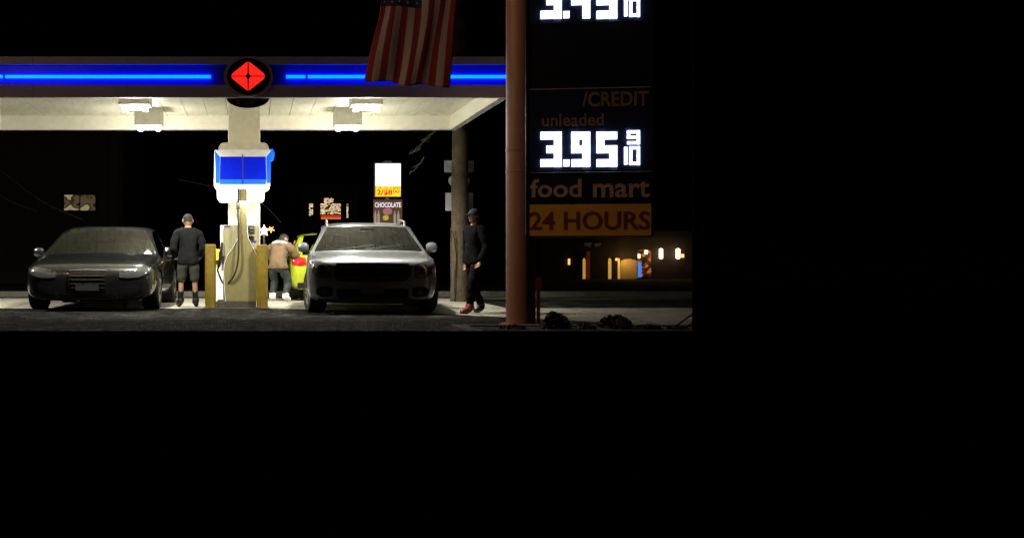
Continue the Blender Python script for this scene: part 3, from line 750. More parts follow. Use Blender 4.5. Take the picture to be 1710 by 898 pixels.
def gr_front(root, cf):
    cf("grille", [(-.34, .66, .46), (-.30, .70, .36), (0, .72, .33), (.30, .70, .36), (.34, .66, .46)], "grille", .014)
    cf("grille_surround", [(-.33, .735, .712), (0, .752, .73), (.33, .735, .712)], "chrome", .02)
    for k in range(4):
        z = .42 + k * .07; cf("grille_bar", [(-.30, z + .008, z - .008), (.30, z + .008, z - .008)], "plinth", .026, rows=1)
    for s in (-1, 1):
        c = [(s * .56, .70, .60), (s * .7, .735, .59), (s * .88, .765, .60), (s * 1.02, .775, .65), (s * 1.09, .77, .72)]
        if s < 0: c = c[::-1]
        hl = cf("headlight", c, "headl", .012)
        c = [(s * .60, .715, .70), (s * .88, .772, .752), (s * 1.06, .785, .765)]
        if s < 0: c = c[::-1]
        cf("light_strip", c, "chrome", .02, par=hl, rows=1)
        c = [(s * .56, .40, .28), (s * .7, .44, .25), (s * .95, .44, .27)]
        if s < 0: c = c[::-1]
        cf("side_intake", c, "grille", .012)
    cf("lower_intake", [(-.5, .31, .23), (.5, .31, .23)], "grille", .012)
    cf("licence_plate", [(-.2, .47, .37), (.2, .47, .37)], "plate", .05, rows=2)
    for s in (-1, 1):
        MB().tube([(s * .3 - .32, 1.42, 1.0), (s * .3 + .35, 1.52, 1.07)], .007, 6).build("wiper", "black", root)
    MB().box(-.12, .12, 2.1, 2.13, 1.27, 1.33).build("rear_view_mirror", "black", root, bevel=.012)
build_car("dark_saloon", "dark graphite saloon car at the left end of the forecourt, nose to the street", (-2.93, 20.45, 0), R(-1.5), 1.20, 1.49, 4.85, "graphite", gst, (.95, 3.85), .345, gr_front, False, .30)

# -- lime hatchback seen from behind
lst = [
    (0.00, .72, .24, .58, .66, None, ''), (0.05, .88, .20, .70, .78, None, ''), (.2, 1.0, .19, .80, .88, None, ''), (.6, 1.03, .19, .88, .96, None, ''),
    (.85, 1.04, .19, .92, 1.0, None, ''), (1.0, 1.04, .19, .94, 1.04, None, 'cowl'),
    (1.75, 1.04, .19, .96, 1.46, .76, 'cab'), (1.9, 1.04, .19, .96, 1.48, .77, 'cab'), (2.3, 1.04, .19, .97, 1.49, .77, 'pillar'), (2.4, 1.04, .19, .98, 1.49, .77, 'cab2'),
    (3.1, 1.03, .19, 1.0, 1.46, .76, 'pillar'), (3.25, 1.02, .2, 1.0, 1.45, .75, 'rroof'), (3.62, 1.0, .22, 1.0, 1.06, .84, ''), (3.75, .97, .24, .92, .98, None, ''), (3.84, .86, .28, .75, .85, None, '')]
def lime_rear(root, cf):
    for s in (-1, 1):
        c = [(s * .62, .93, .78), (s * .74, .95, .76), (s * .9, .95, .78), (s * .96, .93, .84)]
        if s < 0: c = c[::-1]
        cf("tail_light", c, "taill", .014, dirn=-1)
    cf("rear_bumper", [(-.8, .40, .28), (.8, .40, .28)], "black", .012, dirn=-1)
    cf("licence_plate", [(-.2, .70, .58), (.2, .70, .58)], "plate", .03, rows=2, dirn=-1)
    MB().box(-.5, .5, 3.55, 3.6, 1.13, 1.16).build("wiper", "black", root)
build_car("lime_hatchback", "lime yellow hatchback with a red tail light, half hidden behind the silver car", (1.72, 28.75, 0), R(180), 1.04, 1.49, 3.84, "lime", lst, (.72, 3.12), .32, lime_rear, False, .24)

# ------------------------------------------------------------------ people
def head_mesh(bm_out, c, s, yaw, pitch, wide=1.12):
    bm = bmesh.new(); bmesh.ops.create_icosphere(bm, subdivisions=4, radius=1)
    for v in bm.verts:
        x, y, z = v.co   # face towards -y
        fx = .078 * wide; fy = .098; fz = .122
        t = max(0, -z); nx = x * fx * (1 - .28 * t * t); ny = y * fy * (1 - .10 * t) - (.012 * t if y < 0 else 0); nz_ = z * fz
        # nose
        g = math.exp(-((x / .17) ** 2 + ((z + .12) / .22) ** 2)) if y < 0 else 0; ny -= g * .022
        # brow and eye sockets
        for sx in (-1, 1):
            g = math.exp(-(((x - sx * .38) / .17) ** 2 + ((z - .05) / .12) ** 2)) if y < 0 else 0; ny += g * .012
        g = math.exp(-((x / .3) ** 2 + ((z + .46) / .05) ** 2)) if y < 0 else 0; ny -= g * .006
        g = math.exp(-((x / .3) ** 2 + ((z + .53) / .03) ** 2)) if y < 0 else 0; ny += g * .005
        g = math.exp(-((x / .3) ** 2 + ((z + .8) / .15) ** 2)) if y < 0 else 0; ny -= g * .01
        for sx in (-1, 1):
            g = math.exp(-(((y - .08) / .14) ** 2 + ((z + .02) / .24) ** 2)) if x * sx > .75 else 0; nx += sx * g * .02
        v.co = Vector((nx, ny, nz_)) * s
    mt = Matrix.Translation(c) @ Matrix.Rotation(yaw, 4, 'Z') @ Matrix.Rotation(pitch, 4, 'X')
    bm.transform(mt); me = bpy.data.meshes.new("h"); bm.to_mesh(me); bm.free(); bm_out.from_mesh(me); bpy.data.meshes.remove(me)
    return mt

def skin_mesh(joints, sub=2):
    names = list(joints); idx = {n: i for i, n in enumerate(names)}
    me = bpy.data.meshes.new("sk"); me.from_pydata([joints[n][0] for n in names], [(idx[n], idx[joints[n][2]]) for n in names if joints[n][2]], [])
    ob = bpy.data.objects.new("sk", me); C.objects.link(ob)
    ob.modifiers.new("s", 'SKIN')
    for n in names:
        r = joints[n][1]; r = r if isinstance(r, tuple) else (r, r)
        sv = me.skin_vertices[0].data[idx[n]]; sv.radius = r; sv.use_root = joints[n][2] is None
    ss = ob.modifiers.new("u", 'SUBSURF'); ss.levels = sub; ss.render_levels = sub
    m_ = evaluated(ob); bpy.data.objects.remove(ob); return m_

def person(name, label, loc, rz, J, clothes, head=(0, 0), extras=None, wide=1.12, shoes=None):
    """J: joint -> (position, radius, parent); facing -y"""
    root = thing(name, label, "person", loc, rz)
    J = {k: (Vector((p[0] * wide, p[1], p[2])), r, par) for k, (p, r, par) in J.items()}
    hc = J['head'][0]
    me = skin_mesh(J)
    bones = [(n, J[n][0], J[J[n][2]][0]) for n in J if J[n][2]]
    def nearest(p):
        best = None
        for n, a, b in bones:
            ab = b - a; t = max(0, min(1, (p - a).dot(ab) / max(1e-9, ab.length_squared))); d_ = (p - (a + ab * t)).length
            rr = J[n][1]; rr = rr[0] if isinstance(rr, tuple) else rr
            d_ -= rr * .8
            if best is None or d_ < best[0]: best = (d_, n, t)
        return best[1], best[2]
    bm = bmesh.new(); bm.from_mesh(me)
    mt = head_mesh(bm, hc, 1.0, head[0], head[1], wide)
    # hands: palm and five fingers each
    for s in ('l', 'r'):
        wv, ev = J['wrist_' + s][0], J['elbow_' + s][0]
        d_ = (wv - ev).normalized(); side = Vector((1, 0, 0)) if abs(d_.x) < .8 else Vector((0, 1, 0)); side = (side - d_ * side.dot(d_)).normalized()
        nrm = d_.cross(side); sg = 1 if s == 'l' else -1
        H = {'p0': (wv, .026, None), 'p1': (wv + d_ * .05, (.036, .018), 'p0')}
        for k, ln in enumerate((.068, .078, .072, .056)):
            base = wv + d_ * .075 + side * (k - 1.5) * .021; H['f%da' % k] = (base, .0105, 'p1')
            H['f%db' % k] = (base + d_ * ln * .5 + nrm * .012, .009, 'f%da' % k); H['f%dc' % k] = (base + d_ * ln * .85 + nrm * .035, .007, 'f%db' % k)
        H['ta'] = (wv + d_ * .035 + side * -.034, .012, 'p1'); H['tb'] = (wv + d_ * .07 + side * -.055 + nrm * .012, .010, 'ta'); H['tc'] = (wv + d_ * .095 + side * -.052 + nrm * .028, .008, 'tb')
        hm = skin_mesh(H, 1); bm.from_mesh(hm)
    out = bpy.data.meshes.new("body"); bm.to_mesh(out); bm.free()
    link("body", out, "skin", root, smooth=True)
    for nm, m_, sel, infl, *hem in clothes:
        bm = bmesh.new(); bm.from_mesh(me)
        bm.normal_update(); nor = {v.index: v.normal.copy() for v in bm.verts}
        kill = [f_ for f_ in bm.faces if not sel(*nearest(f_.calc_center_median()), f_.calc_center_median())]
        for v in bm.verts: v.co += v.normal * (infl + .006 * math.sin(v.co.z * 41 + v.co.x * 23) * (1 if infl > .012 else .4))
        bmesh.ops.delete(bm, geom=kill, context='FACES')
        if hem:
            bmesh.ops.bisect_plane(bm, geom=bm.verts[:] + bm.edges[:] + bm.faces[:], plane_co=(0, 0, hem[0]), plane_no=(0, 0, 1), clear_inner=True)
        for v in bm.verts: v.co.z = max(v.co.z, .012)
        seen = set(); isl = []
        for v in bm.verts:
            if v in seen: continue
            stack = [v]; comp = []; seen.add(v)
            while stack:
                a_ = stack.pop(); comp.append(a_)
                for e in a_.link_edges:
                    b_ = e.other_vert(a_)
                    if b_ not in seen: seen.add(b_); stack.append(b_)
            isl.append(comp)
        big = max(len(c_) for c_ in isl)
        for c_ in isl:
            if len(c_) < big * .5: bmesh.ops.delete(bm, geom=c_, context='VERTS')
        mm = bpy.data.meshes.new(nm); bm.to_mesh(mm); bm.free()
        o = link(nm, mm, m_, root, smooth=True); so = o.modifiers.new("t", 'SOLIDIFY'); so.thickness = .006; so.offset = 1
    if extras: extras(root, mt, J)
    return root

def cap_shape(root, mt, m_, brim=True, hair="hair"):
    # hair shell round the back and sides, cap crown above it
    for nm, zlo, infl, mm, ylo in (("hair", -.055, .006, hair, -.02), ("cap", .03, .014, m_, -1)):
        bm = bmesh.new(); bmesh.ops.create_icosphere(bm, subdivisions=4, radius=1)
        for v in bm.verts: v.co = Vector((v.co.x * (.078 * 1.12 + infl), v.co.y * (.098 + infl), v.co.z * (.122 + infl)))
        bmesh.ops.delete(bm, geom=[f_ for f_ in bm.faces if f_.calc_center_median().z < zlo or (f_.calc_center_median().y < ylo and f_.calc_center_median().z < .05)], context='FACES')
        bm.transform(mt); me = bpy.data.meshes.new(nm); bm.to_mesh(me); bm.free()
        o = link(nm, me, mm, root, smooth=True); so = o.modifiers.new("t", 'SOLIDIFY'); so.thickness = .004
    if brim:
        mb = MB(); pts = [(math.cos(t) * .085, -.085 - math.sin(t) * .085) for t in [math.pi * k / 12 for k in range(13)]]
        i = 0; mb.v = [tuple(mt @ Vector((x, y, .032 - (abs(x) * .25)))) for x, y in pts] + [tuple(mt @ Vector((x, y, .040 - (abs(x) * .25)))) for x, y in pts]
        n = len(pts); mb.f = [list(range(n)), list(range(2 * n - 1, n - 1, -1))] + [[k, n + k, n + (k + 1) % n, (k + 1) % n] for k in range(n)]; mb.m = [0] * len(mb.f)
        mb.build("cap_brim", m_, root)

def shoe(root, J, s, m_, yaw=0, L_=.27, sc=1.0):
    a = J['ankle_' + s][0]; f_ = J['toe_' + s][0]; d_ = Vector((f_.x - a.x, f_.y - a.y, 0)).normalized(); sd = Vector((d_.y, -d_.x, 0))
    mb = MB(); secs = []
    z0 = a.z - .085
    for t, w_, h in ((-.08, .035, .06), (-.055, .054, .12), (0, .06, .15), (.06, .058, .11), (.12, .06, .08), (.18, .052, .06), (.215, .028, .04)):
        i = len(mb.v); secs.append(i)
        for k in range(12):
            an = 2 * math.pi * k / 12; z = h / 2 + h / 2 * math.sin(an); z = max(z, .0)
            p = Vector((a.x, a.y, z0)) + d_ * t + sd * (w_ * math.cos(an)) * sc; mb.v.append((p.x, p.y, p.z + .006))
    for a_, b_ in zip(secs, secs[1:]):
        for k in range(12): mb.f.append([a_ + k, a_ + (k + 1) % 12, b_ + (k + 1) % 12, b_ + k]); mb.m.append(0)
    mb.f.append([secs[0] + k for k in range(12)]); mb.m.append(0); mb.f.append([secs[-1] + k for k in range(12)]); mb.m.append(0)
    mb.build("shoe", m_, root, smooth=True)

def std(**kw):
    J = {'pelvis': ((0, 0, .94), (.135, .11), None), 'belly': ((0, 0, 1.08), (.135, .105), 'pelvis'), 'chest': ((0, 0, 1.27), (.155, .115), 'belly'), 'neck0': ((0, 0, 1.43), (.085, .075), 'chest'),
         'neck': ((0, 0, 1.52), .055, 'neck0'), 'head': ((0, -.02, 1.645), .07, 'neck')}
    for s, q in (('l', 1), ('r', -1)):
        J['sh_' + s] = ((q * .175, 0, 1.40), .050, 'neck0'); J['elbow_' + s] = ((q * .235, .03, 1.13), .040, 'sh_' + s); J['wrist_' + s] = ((q * .19, -.14, .97), .029, 'elbow_' + s)
        J['hip_' + s] = ((q * .09, 0, .88), .088, 'pelvis'); J['knee_' + s] = ((q * .105, -.01, .49), .058, 'hip_' + s); J['ankle_' + s] = ((q * .12, .02, .09), .038, 'knee_' + s)
        J['toe_' + s] = ((q * .14, -.13, .045), .027, 'ankle_' + s)
    for k, v in kw.items(): J[k] = (v, J[k][1], J[k][2])
    return J
torso = {'belly', 'chest', 'neck0', 'sh_l', 'sh_r'}
def shoe_sel(q): return lambda n, t, p: n == 'toe_' + q or (n == 'ankle_' + q and p.z < .17)
def sock_sel(q): return lambda n, t, p: n == 'ankle_' + q and .12 < p.z < .30
def shirt_sel(n, t, p): return (n in ('belly', 'chest', 'neck0', 'sh_l', 'sh_r') and p.z > .86) or (n.startswith('elbow') and t > .0) or (n.startswith('hip') and p.z > .93)
def short_sleeve(n, t, p): return (n in ('belly', 'chest', 'neck0', 'sh_l', 'sh_r')) or (n.startswith('elbow') and t > .35) or (n.startswith('hip') and p.z > .74)
def shorts_sel(n, t, p): return ((n.startswith('hip')) or (n == 'belly' and t > .2) or (n.startswith('knee'))) and p.z > .40
def trouser_sel(n, t, p): return n.startswith('hip') or n.startswith('knee') or (n.startswith('ankle') and p.z > .07) or (n == 'belly' and t > .3)
def long_sleeve(n, t, p): return short_sleeve(n, t, p) or n.startswith('elbow') or (n.startswith('wrist') and t > .08)

# man at the dark saloon, back to the camera: facing +y
def ex_man(root, mt, J):
    cap_shape(root, mt, "cap", True)
    n0 = J['neck'][0]
    cm = MB().lathe([(.072, -.075), (.068, -.03), (.066, -.008), (.060, -.01), (.062, -.04)], 24, 'z'); c = cm.build("collar", "shirt", root, smooth=True, loc=tuple(n0 + Vector((0, .0, 0))))
man_loc = P(314, 425, 22.2)
person("person", "man in a cap, dark long sleeved shirt and shorts, his back turned, beside the saloon", (man_loc.x, 22.2, 0), R(180 + 8), std(),
       [("shirt", "shirt", long_sleeve, .026, .80), ("shorts", "shorts", shorts_sel, .022, .50)] + [("shoe", "black", shoe_sel(q), .02) for q in "lr"] + [("sock", "black", sock_sel(q), .008) for q in "lr"], head=(0, R(22)), extras=ex_man, wide=1.22)

# crouched person in tan jacket
def ex2(root, mt, J):
    bm = bmesh.new(); bmesh.ops.create_icosphere(bm, subdivisions=4, radius=1)
    for v in bm.verts: v.co = Vector((v.co.x * .100, v.co.y * .115, v.co.z * .135))
    bmesh.ops.delete(bm, geom=[f_ for f_ in bm.faces if (f_.calc_center_median().y < -.04 and f_.calc_center_median().z < .06) or f_.calc_center_median().z < -.09], context='FACES')
    bm.transform(mt); me = bpy.data.meshes.new("hair"); bm.to_mesh(me); bm.free(); o = link("hair", me, "hair", root, smooth=True); so = o.modifiers.new("t", 'SOLIDIFY'); so.thickness = .006
    c0 = J['neck0'][0]; c1 = J['chest'][0]
    ax = (c0 - c1).normalized(); a = Vector((1, 0, 0)); b = ax.cross(a).normalized()
    ctr = c0 + ax * -.01 + Vector((0, 0, .02))
    MB().tube([tuple(ctr + a * .19 * math.cos(t) + b * .14 * math.sin(t)) for t in [2 * math.pi * k / 28 for k in range(29)]], .034, 10).build("fleece_collar", "fleece", root, smooth=True)
    MB().tube([tuple(ctr + ax * .05 + a * .13 * math.cos(t) + b * .10 * math.sin(t)) for t in [2 * math.pi * k / 28 for k in range(29)]], .045, 10).build("navy_hood", "navy", root, smooth=True)
J2 = std(pelvis=(0, .08, .78), belly=(0, .06, .91), chest=(0, -.02, 1.06), neck0=(0, -.10, 1.18), neck=(0, -.16, 1.235), head=(0, -.215, 1.315),
         hip_l=(.09, .07, .72), hip_r=(-.09, .07, .72), knee_l=(.13, -.13, .43), knee_r=(-.13, -.10, .43),
         sh_l=(.185, -.08, 1.15), sh_r=(-.185, -.08, 1.15), elbow_l=(.24, -.22, .95), elbow_r=(-.24, -.2, .95), wrist_l=(.16, -.42, .93), wrist_r=(-.16, -.4, .93))
p2 = P(466, 425, 25.0)
def jacket_sel(n, t, p): return (n in ('belly', 'chest', 'neck0', 'sh_l', 'sh_r') and p.z > .5) or n.startswith('elbow') or (n.startswith('wrist') and t > .08) or (n.startswith('hip') and p.z > .55)
person("person", "person stooping in a tan jacket with a white fleece collar, behind the right bollard", (p2.x, 25.0, 0), R(180 - 28), J2,
       [("jacket", "tan", jacket_sel, .045, .70), ("trousers", "jeans", trouser_sel, .02)] + [("shoe", "wshoe", shoe_sel(q), .024) for q in "lr"], head=(R(-35), R(15)), extras=ex2, wide=1.3)

# pedestrian by the utility pole, in profile walking left
def ex3(root, mt, J):
    cap_shape(root, mt, "navy", True)
J3 = std(hip_l=(.09, 0, .88), knee_l=(.10, -.16, .50), ankle_l=(.10, -.20, .09), toe_l=(.10, -.37, .03), knee_r=(-.1, .04, .49), ankle_r=(-.1, .24, .12), toe_r=(-.1, .10, .03),
         elbow_l=(.26, .03, 1.12), wrist_l=(.24, -.10, .88), elbow_r=(-.25, .06, 1.12), wrist_r=(-.23, .02, .86))
p3 = P(793, 425, 19.8)
person("person", "pedestrian in black clothes and a dark cap walking past the wooden utility pole", (p3.x, 19.8, 0), R(-62), J3,
       [("jacket", "dcloth", lambda n, t, p: long_sleeve(n, t, p), .035, .82), ("trousers", "dcloth", trouser_sel, .022), ("shoe", "rshoe", shoe_sel("l"), .026), ("shoe", "black", shoe_sel("r"), .026)], head=(R(-5), 0), extras=ex3, wide=1.12)

# ------------------------------------------------------------------ utility pole with sign backs
UY = 24.75
up = thing("utility_pole", "tall weathered wooden utility pole behind the right end of the canopy", "utility pole", (xf(768, UY), UY, 0))
k = []
for i in range(25):
    z = i * .4; k.append((.006 * math.sin(i * 1.7), .006 * math.cos(i * 2.1), z))
MB().tube(k, [.205 - .0065 * i * .7 for i in range(25)], 24).build("post", "wood", up, smooth='auto')
MB().tube(curve_pts([(-.14, -.17, .02), (-.155, -.20, .5), (-.12, -.19, .9), (-.16, -.2, 1.3), (-.22, -.21, 1.55)], 16), .018, 8).build("conduit", "wood", up, smooth=True)
MB().box(-.9, .9, -.29, -.19, 8.6, 8.72).build("cross_arm", "wood", up)
s3 = UY / F
zz = lambda py, Y=UY: EYE + (CY - py) * Y / F
def sgn(nm, lab, shape, px0, px1, py0, py1):
    Y = UY + .33; s_ = Y / F
    cx_ = (px0 + px1) / 2; t = thing(nm, lab, "road sign", (xf(cx_, Y), Y, 0))
    hw = (px1 - px0) / 2 * s_; z1, z0 = zz(py0, Y), zz(py1, Y)
    if shape == 'rect':
        r = .03; MB().box(-hw, hw, 0, .012, z0, z1).build("plate", "alu", t)
    else: MB().prism(ell(0, (z0 + z1) / 2, hw, (z1 - z0) / 2), 0, .012).build("plate", "alu", t)
    MB().box(-.02, .02, -.12, -.002, (z0 + z1) / 2 - .03, (z0 + z1) / 2 + .03).build("bracket", "steel", t)
sgn("street_sign", "wide grey sign plate fixed behind the wooden pole, above the round one", 'rect', 742, 791, 268, 288)
sgn("street_sign", "round grey sign plate fixed behind the wooden pole", 'round', 749, 785, 290, 314)
sgn("street_sign", "lowest grey sign plate behind the wooden pole, below the round one", 'rect', 744, 790, 322, 352)

# ------------------------------------------------------------------ price sign
SY = 16.0; th = R(9.5); sx0 = xf(878, SY)
def sp(px, py=None):
    k_ = (px - CX) / F; u = (k_ * SY - sx0) / (math.cos(th) + k_ * math.sin(th)); Yd = SY - u * math.sin(th)
    return u if py is None else (u, EYE + (CY - py) * Yd / F)
ps = thing("price_sign", "tall black price sign with white lit numbers and an orange 24 hours panel", "price sign", (sx0, SY, 0), -th)
umax = sp(1091)
zb = sp(980, 396)[1]
ztop = 6.8
cbm = MB().box(0, umax, .0, .24, zb, ztop).build("cabinet", "cabinet", ps, bevel=.02)
fr = MB(); 
fr.box(-.0, .03, -.022, -.001, zb, ztop); fr.box(umax - .03, umax, -.022, -.001, zb, ztop)
fr.build("side_rail", "cabinet", ps)
def panel(px0, px1, py0, py1, m_, nm, y=-.012):
    u0 = sp(px0); u1 = sp(px1); z1 = sp((px0 + px1) / 2, py0)[1]; z0 = sp((px0 + px1) / 2, py1)[1]
    return MB().box(u0, u1, y, -.001, z0, z1).build(nm, m_, ps), (u0, u1, z0, z1)
panel(884, 1088, 214, 285, "led_face", "price_panel")
panel(884, 1088, -48, 38, "led_face", "price_panel")
panel(884, 1088, 147, 148.5, "seam", "divider"); panel(884, 1088, 287, 288, "seam", "divider")
panel(884, 1088, 150, 213, "led_face", "grade_panel")
panel(879.5, 1089, 341, 393.5, "panel_o", "opening_hours_panel")
def words_on(nm, s, px0, px1, py0, py1, m_, y=-.0135, bold=.015, dp_=.002, italic=False):
    u0, z1 = sp(px0, py0)[0], sp((px0 + px1) / 2, py0)[1]; u1, z0 = sp(px1, py1)[0], sp((px0 + px1) / 2, py1)[1]
    text_mesh(nm, s, u0, u1, z0, z1, y, m_, ps, dp_, bold)
words_on("credit_lettering", "/CREDIT", 972, 1083, 153, 178, "letters_o", bold=.022)
words_on("grade_lettering", "unleaded", 905, 1008, 190, 211, "letters_o", bold=.012, y=-.0135)
words_on("shop_lettering", "food", 885, 971, 299, 330, "letters", bold=.02)
words_on("shop_lettering", "mart", 990, 1085, 301.5, 330, "letters", bold=.02)
words_on("hours_lettering", "24 HOURS", 884, 1085, 353, 384, "letters_r", bold=.018)
# digits of light segments
SEG = {'0': 'abcdef', '1': 'bc', '2': 'abged', '3': 'abgcd', '4': 'fgbc', '5': 'afgcd', '6': 'afgedc', '7': 'abc', '8': 'abcdefg', '9': 'abcdfg'}
def digit(mb, ch, px0, px1, py0, py1, tk):
    wv = px1 - px0; h = py1 - py0; tkx = tk * 1.0; tky = tk * .95; mid = (py0 + py1) / 2
    seg = {'a': (px0, px1, py0, py0 + tky), 'd': (px0, px1, py1 - tky, py1), 'g': (px0 + (wv * .28 if ch == '3' else 0), px1, mid - tky / 2, mid + tky / 2),
           'f': (px0, px0 + tkx, py0, mid + tky / 2), 'b': (px1 - tkx, px1, py0, mid + tky / 2), 'e': (px0, px0 + tkx, mid - tky / 2, py1), 'c': (px1 - tkx, px1, mid - tky / 2, py1)}
    yo = 0
    for s_ in SEG[ch]:
        a, b, c_, d_ = seg[s_]; u0, z1 = sp(a, c_); u1, z0 = sp(b, d_)
        yo += .0012
        if s_ in 'abcdefg': mb.box(u0, u1, -.03 - yo, -.0125, z0, z1)
def row(dy, s_, nm):
    for ch, a, b in zip(s_, (902.5, 954, 996), (937.5, 985, 1030)):
        mb = MB(); digit(mb, ch, a, b, 221 + dy, 278.5 + dy, 12.5); mb.build("digit", "led", ps)
    mb = MB(); u0, z1 = sp(940.5, 267 + dy); u1, z0 = sp(950.5, 278 + dy); mb.box(u0, u1, -.03, -.0125, z0, z1); mb.build("decimal_point", "led", ps)
    mb = MB(); digit(mb, '9', 1047, 1068, 218.5 + dy, 241 + dy, 4.6); digit(mb, '0', 1050.5, 1068, 245 + dy, 275.5 + dy, 4.6)
    u0, z1 = sp(1042, 246 + dy); u1, z0 = sp(1047, 275 + dy); mb.box(u0, u1, -.03, -.0125, z0, z1); mb.build("tenths_fraction", "led", ps)
row(0, "395", "lower"); row(-247, "345", "upper")
px_p = thing("sign_pole", "thick tan painted steel pole holding up the price sign", "sign pole", (xf(869.5, 16.48), 16.48, 0))
MB().lathe([(0, .005), (.205, .005), (.205, 7.0), (0, 7.0)], 40, 'z').build("post", "rustpole", px_p, smooth='auto')
for z in (2.45, 2.15): MB().lathe([(.206, z), (.211, z + .005), (.211, z + .03), (.206, z + .035)], 40, 'z').build("weld_band", "rustpole", px_p, smooth='auto')
MB().lathe([(0, .01), (.30, .01), (.30, .03), (.21, .032)], 32, 'z').build("base_plate", "rustpole", px_p)
# small marker
mk = thing("marker_post", "small orange marker plate on a thin post, right of the tan pole", "marker", (xf(899.5, 16.3), 16.3, 0))
MB().box(-.022, .022, 0, .04, .006, .68).build("post", "letters_r", mk); MB().box(-.045, .045, -.012, -.001, .51, .68).build("plate", "letters_r", mk)

# ------------------------------------------------------------------ flag hung beside the sign pole
FY = 16.9
fs = FY / F
fg = thing("national_flag", "flag with red and white stripes hanging down in front of the canopy edge", "flag", (xf(690, FY), FY, 0))
top, bot = -73, 140
mb = MB(); NU, NV = 78, 60
def flag_pt(u, v):
    # u across the stripes, v down the flag
    py = top + (bot - top) * v
    l0 = 636 - 14 * max(0, v - .2) - 26 * max(0, v - .45) ** 1.0; r0 = 768 - 20 * v ** 1.5
    uu = u + .018 * math.sin(u * 9 + v * 5)
    px = l0 + (r0 - l0) * uu
    amp = .006 + .014 * v
    y = amp * math.sin(u * 15 + v * 3.0) + .006 * math.sin(u * 31 - v * 4) * v
    py2 = py + 5 * u * v - 6 * (1 - u) ** 3 * v + 2.5 * math.sin(u * 14 + 1) * v
    return ((px - 690) * fs, y, EYE + (CY - py2) * fs)
for j in range(NV + 1):
    for i in range(NU + 1): mb.v.append(flag_pt(i / NU, j / NV))
for j in range(NV):
    for i in range(NU):
        q = j * (NU + 1) + i; mb.f.append([q, q + 1, q + NU + 2, q + NU + 1])
        st = i // 6; mb.m.append(2 if (j / NV < .40 and st < 7) else (0 if st % 2 == 0 else 1))
fo = mb.build("cloth", ["fl_red", "fl_white", "fl_blue"], fg, smooth=True, recalc=False)
so = fo.modifiers.new("t", 'SOLIDIFY'); so.thickness = .004
stars = MB()
for r_i in range(11):
    for c_i in range(5 if r_i % 2 == 0 else 4):
        v_ = .02 + .36 * (r_i + .5) / 11; u_ = (7 / 13) * ((c_i + (.5 if r_i % 2 == 0 else 1.0)) / 5)
        p = flag_pt(u_, v_)
        for sgn_ in (-1,):
            pts = []
            for t in range(10):
                a = t * math.pi / 5; rr = .021 if t % 2 == 0 else .009; pts.append((p[0] + rr * math.cos(a), p[2] + rr * math.sin(a)))
            stars.prism(pts, p[1] - .008, p[1] - .005)
stars.build("stars", "fl_white", fg)
zt_ = EYE + (CY - top) * fs + .03
MB().tube([((620 - 690) * fs, 0, zt_), ((868 - 690) * fs, -.42, zt_ + .0)], .02, 10).build("staff", "steel", fg, smooth='auto')

# ------------------------------------------------------------------ promotional lit signs on a lamp post beyond
PY = 30.0
ls = thing("lit_promotion_sign", "bright white and yellow lit sign on a post reading 2/$8.00", "lit sign", (xf(648, PY), PY, 0))
q = lambda px: xf(px, PY) - xf(648, PY)
w_ = lambda py: EYE + (CY - py) * PY / F
MB().box(q(625.5), q(670), .0, .25, w_(329.5), w_(271.5)).build("box_frame", "alu", ls, bevel=.01)
MB().box(q(627), q(669), -.012, -.001, w_(311), w_(273.5)).build("white_face", "poster_w", ls)
MB().box(q(627), q(669), -.012, -.001, w_(328), w_(311) - .001).build("yellow_face", "poster_y", ls)
text_mesh("size_lettering", "24 OZ. CANS", q(631), q(667), w_(316.3), w_(311.5), -.014, "print_g", ls, .006, .01)
text_mesh("price_lettering", "2/$8", q(629), q(655), w_(327), w_(316.8), -.014, "print_r", ls, .006, .03)
text_mesh("pence_lettering", "00", q(656), q(667), w_(322.5), w_(317), -.014, "print_r", ls, .006, .01)
MB().box(q(644), q(650), .05, .15, .01, w_(330)).build("post", "alu", ls)
MB().box(q(640), q(655), .02, .2, w_(271.2), w_(269)).build("top_cap", "alu", ls)
cs = thing("chocolate_poster", "brown poster reading CHOCOLATE with pale bottles, below the lit price sign", "poster", (xf(648, PY), PY - .02, 0))
MB().box(q(623.5), q(671.5), .0, .06, w_(375), w_(333)).build("board", "brown_p", cs)
text_mesh("title_lettering", "CHOCOLATE", q(625.5), q(669.5), w_(346.5), w_(338), -.003, "print_w", cs, .008, .03)
for k_, px in enumerate((626.5, 632, 659, 665)):
    MB().prism([(q(px - 2), w_(374)), (q(px + 2), w_(374)), (q(px + 2), w_(359)), (q(px + .9), w_(355)), (q(px + .9), w_(352)), (q(px - .9), w_(352)), (q(px - .9), w_(355)), (q(px - 2), w_(359))], -.012, -.002).build("bottle_print", "print_c", cs)
MB().prism(ell(q(647), w_(353), q(655) - q(647), .09, 20), -.012, -.002).build("pink_print", "print_p", cs)
MB().prism(ell(q(644), w_(363.5), q(649) - q(644), .07, 20), -.014, -.002).build("lime_print", "print_l", cs)

# ------------------------------------------------------------------ far buildings
def building(nm, lab, Y, px0, px1, pytop, m_="brick", depth=8):
    t = thing(nm, lab, "building", (xf((px0 + px1) / 2, Y), Y, 0)); hw = (px1 - px0) / 2 * Y / F; h = EYE + (CY - pytop) * Y / F
    MB().box(-hw, hw, 0, depth, 0, h).build("wall", m_, t)
    MB().box(-hw - .15, hw + .15, -.15, depth + .15, h + .002, h + .25).build("roof", m_, t)
    return t, (lambda px: xf(px, Y) - xf((px0 + px1) / 2, Y)), (lambda py: EYE + (CY - py) * Y / F)
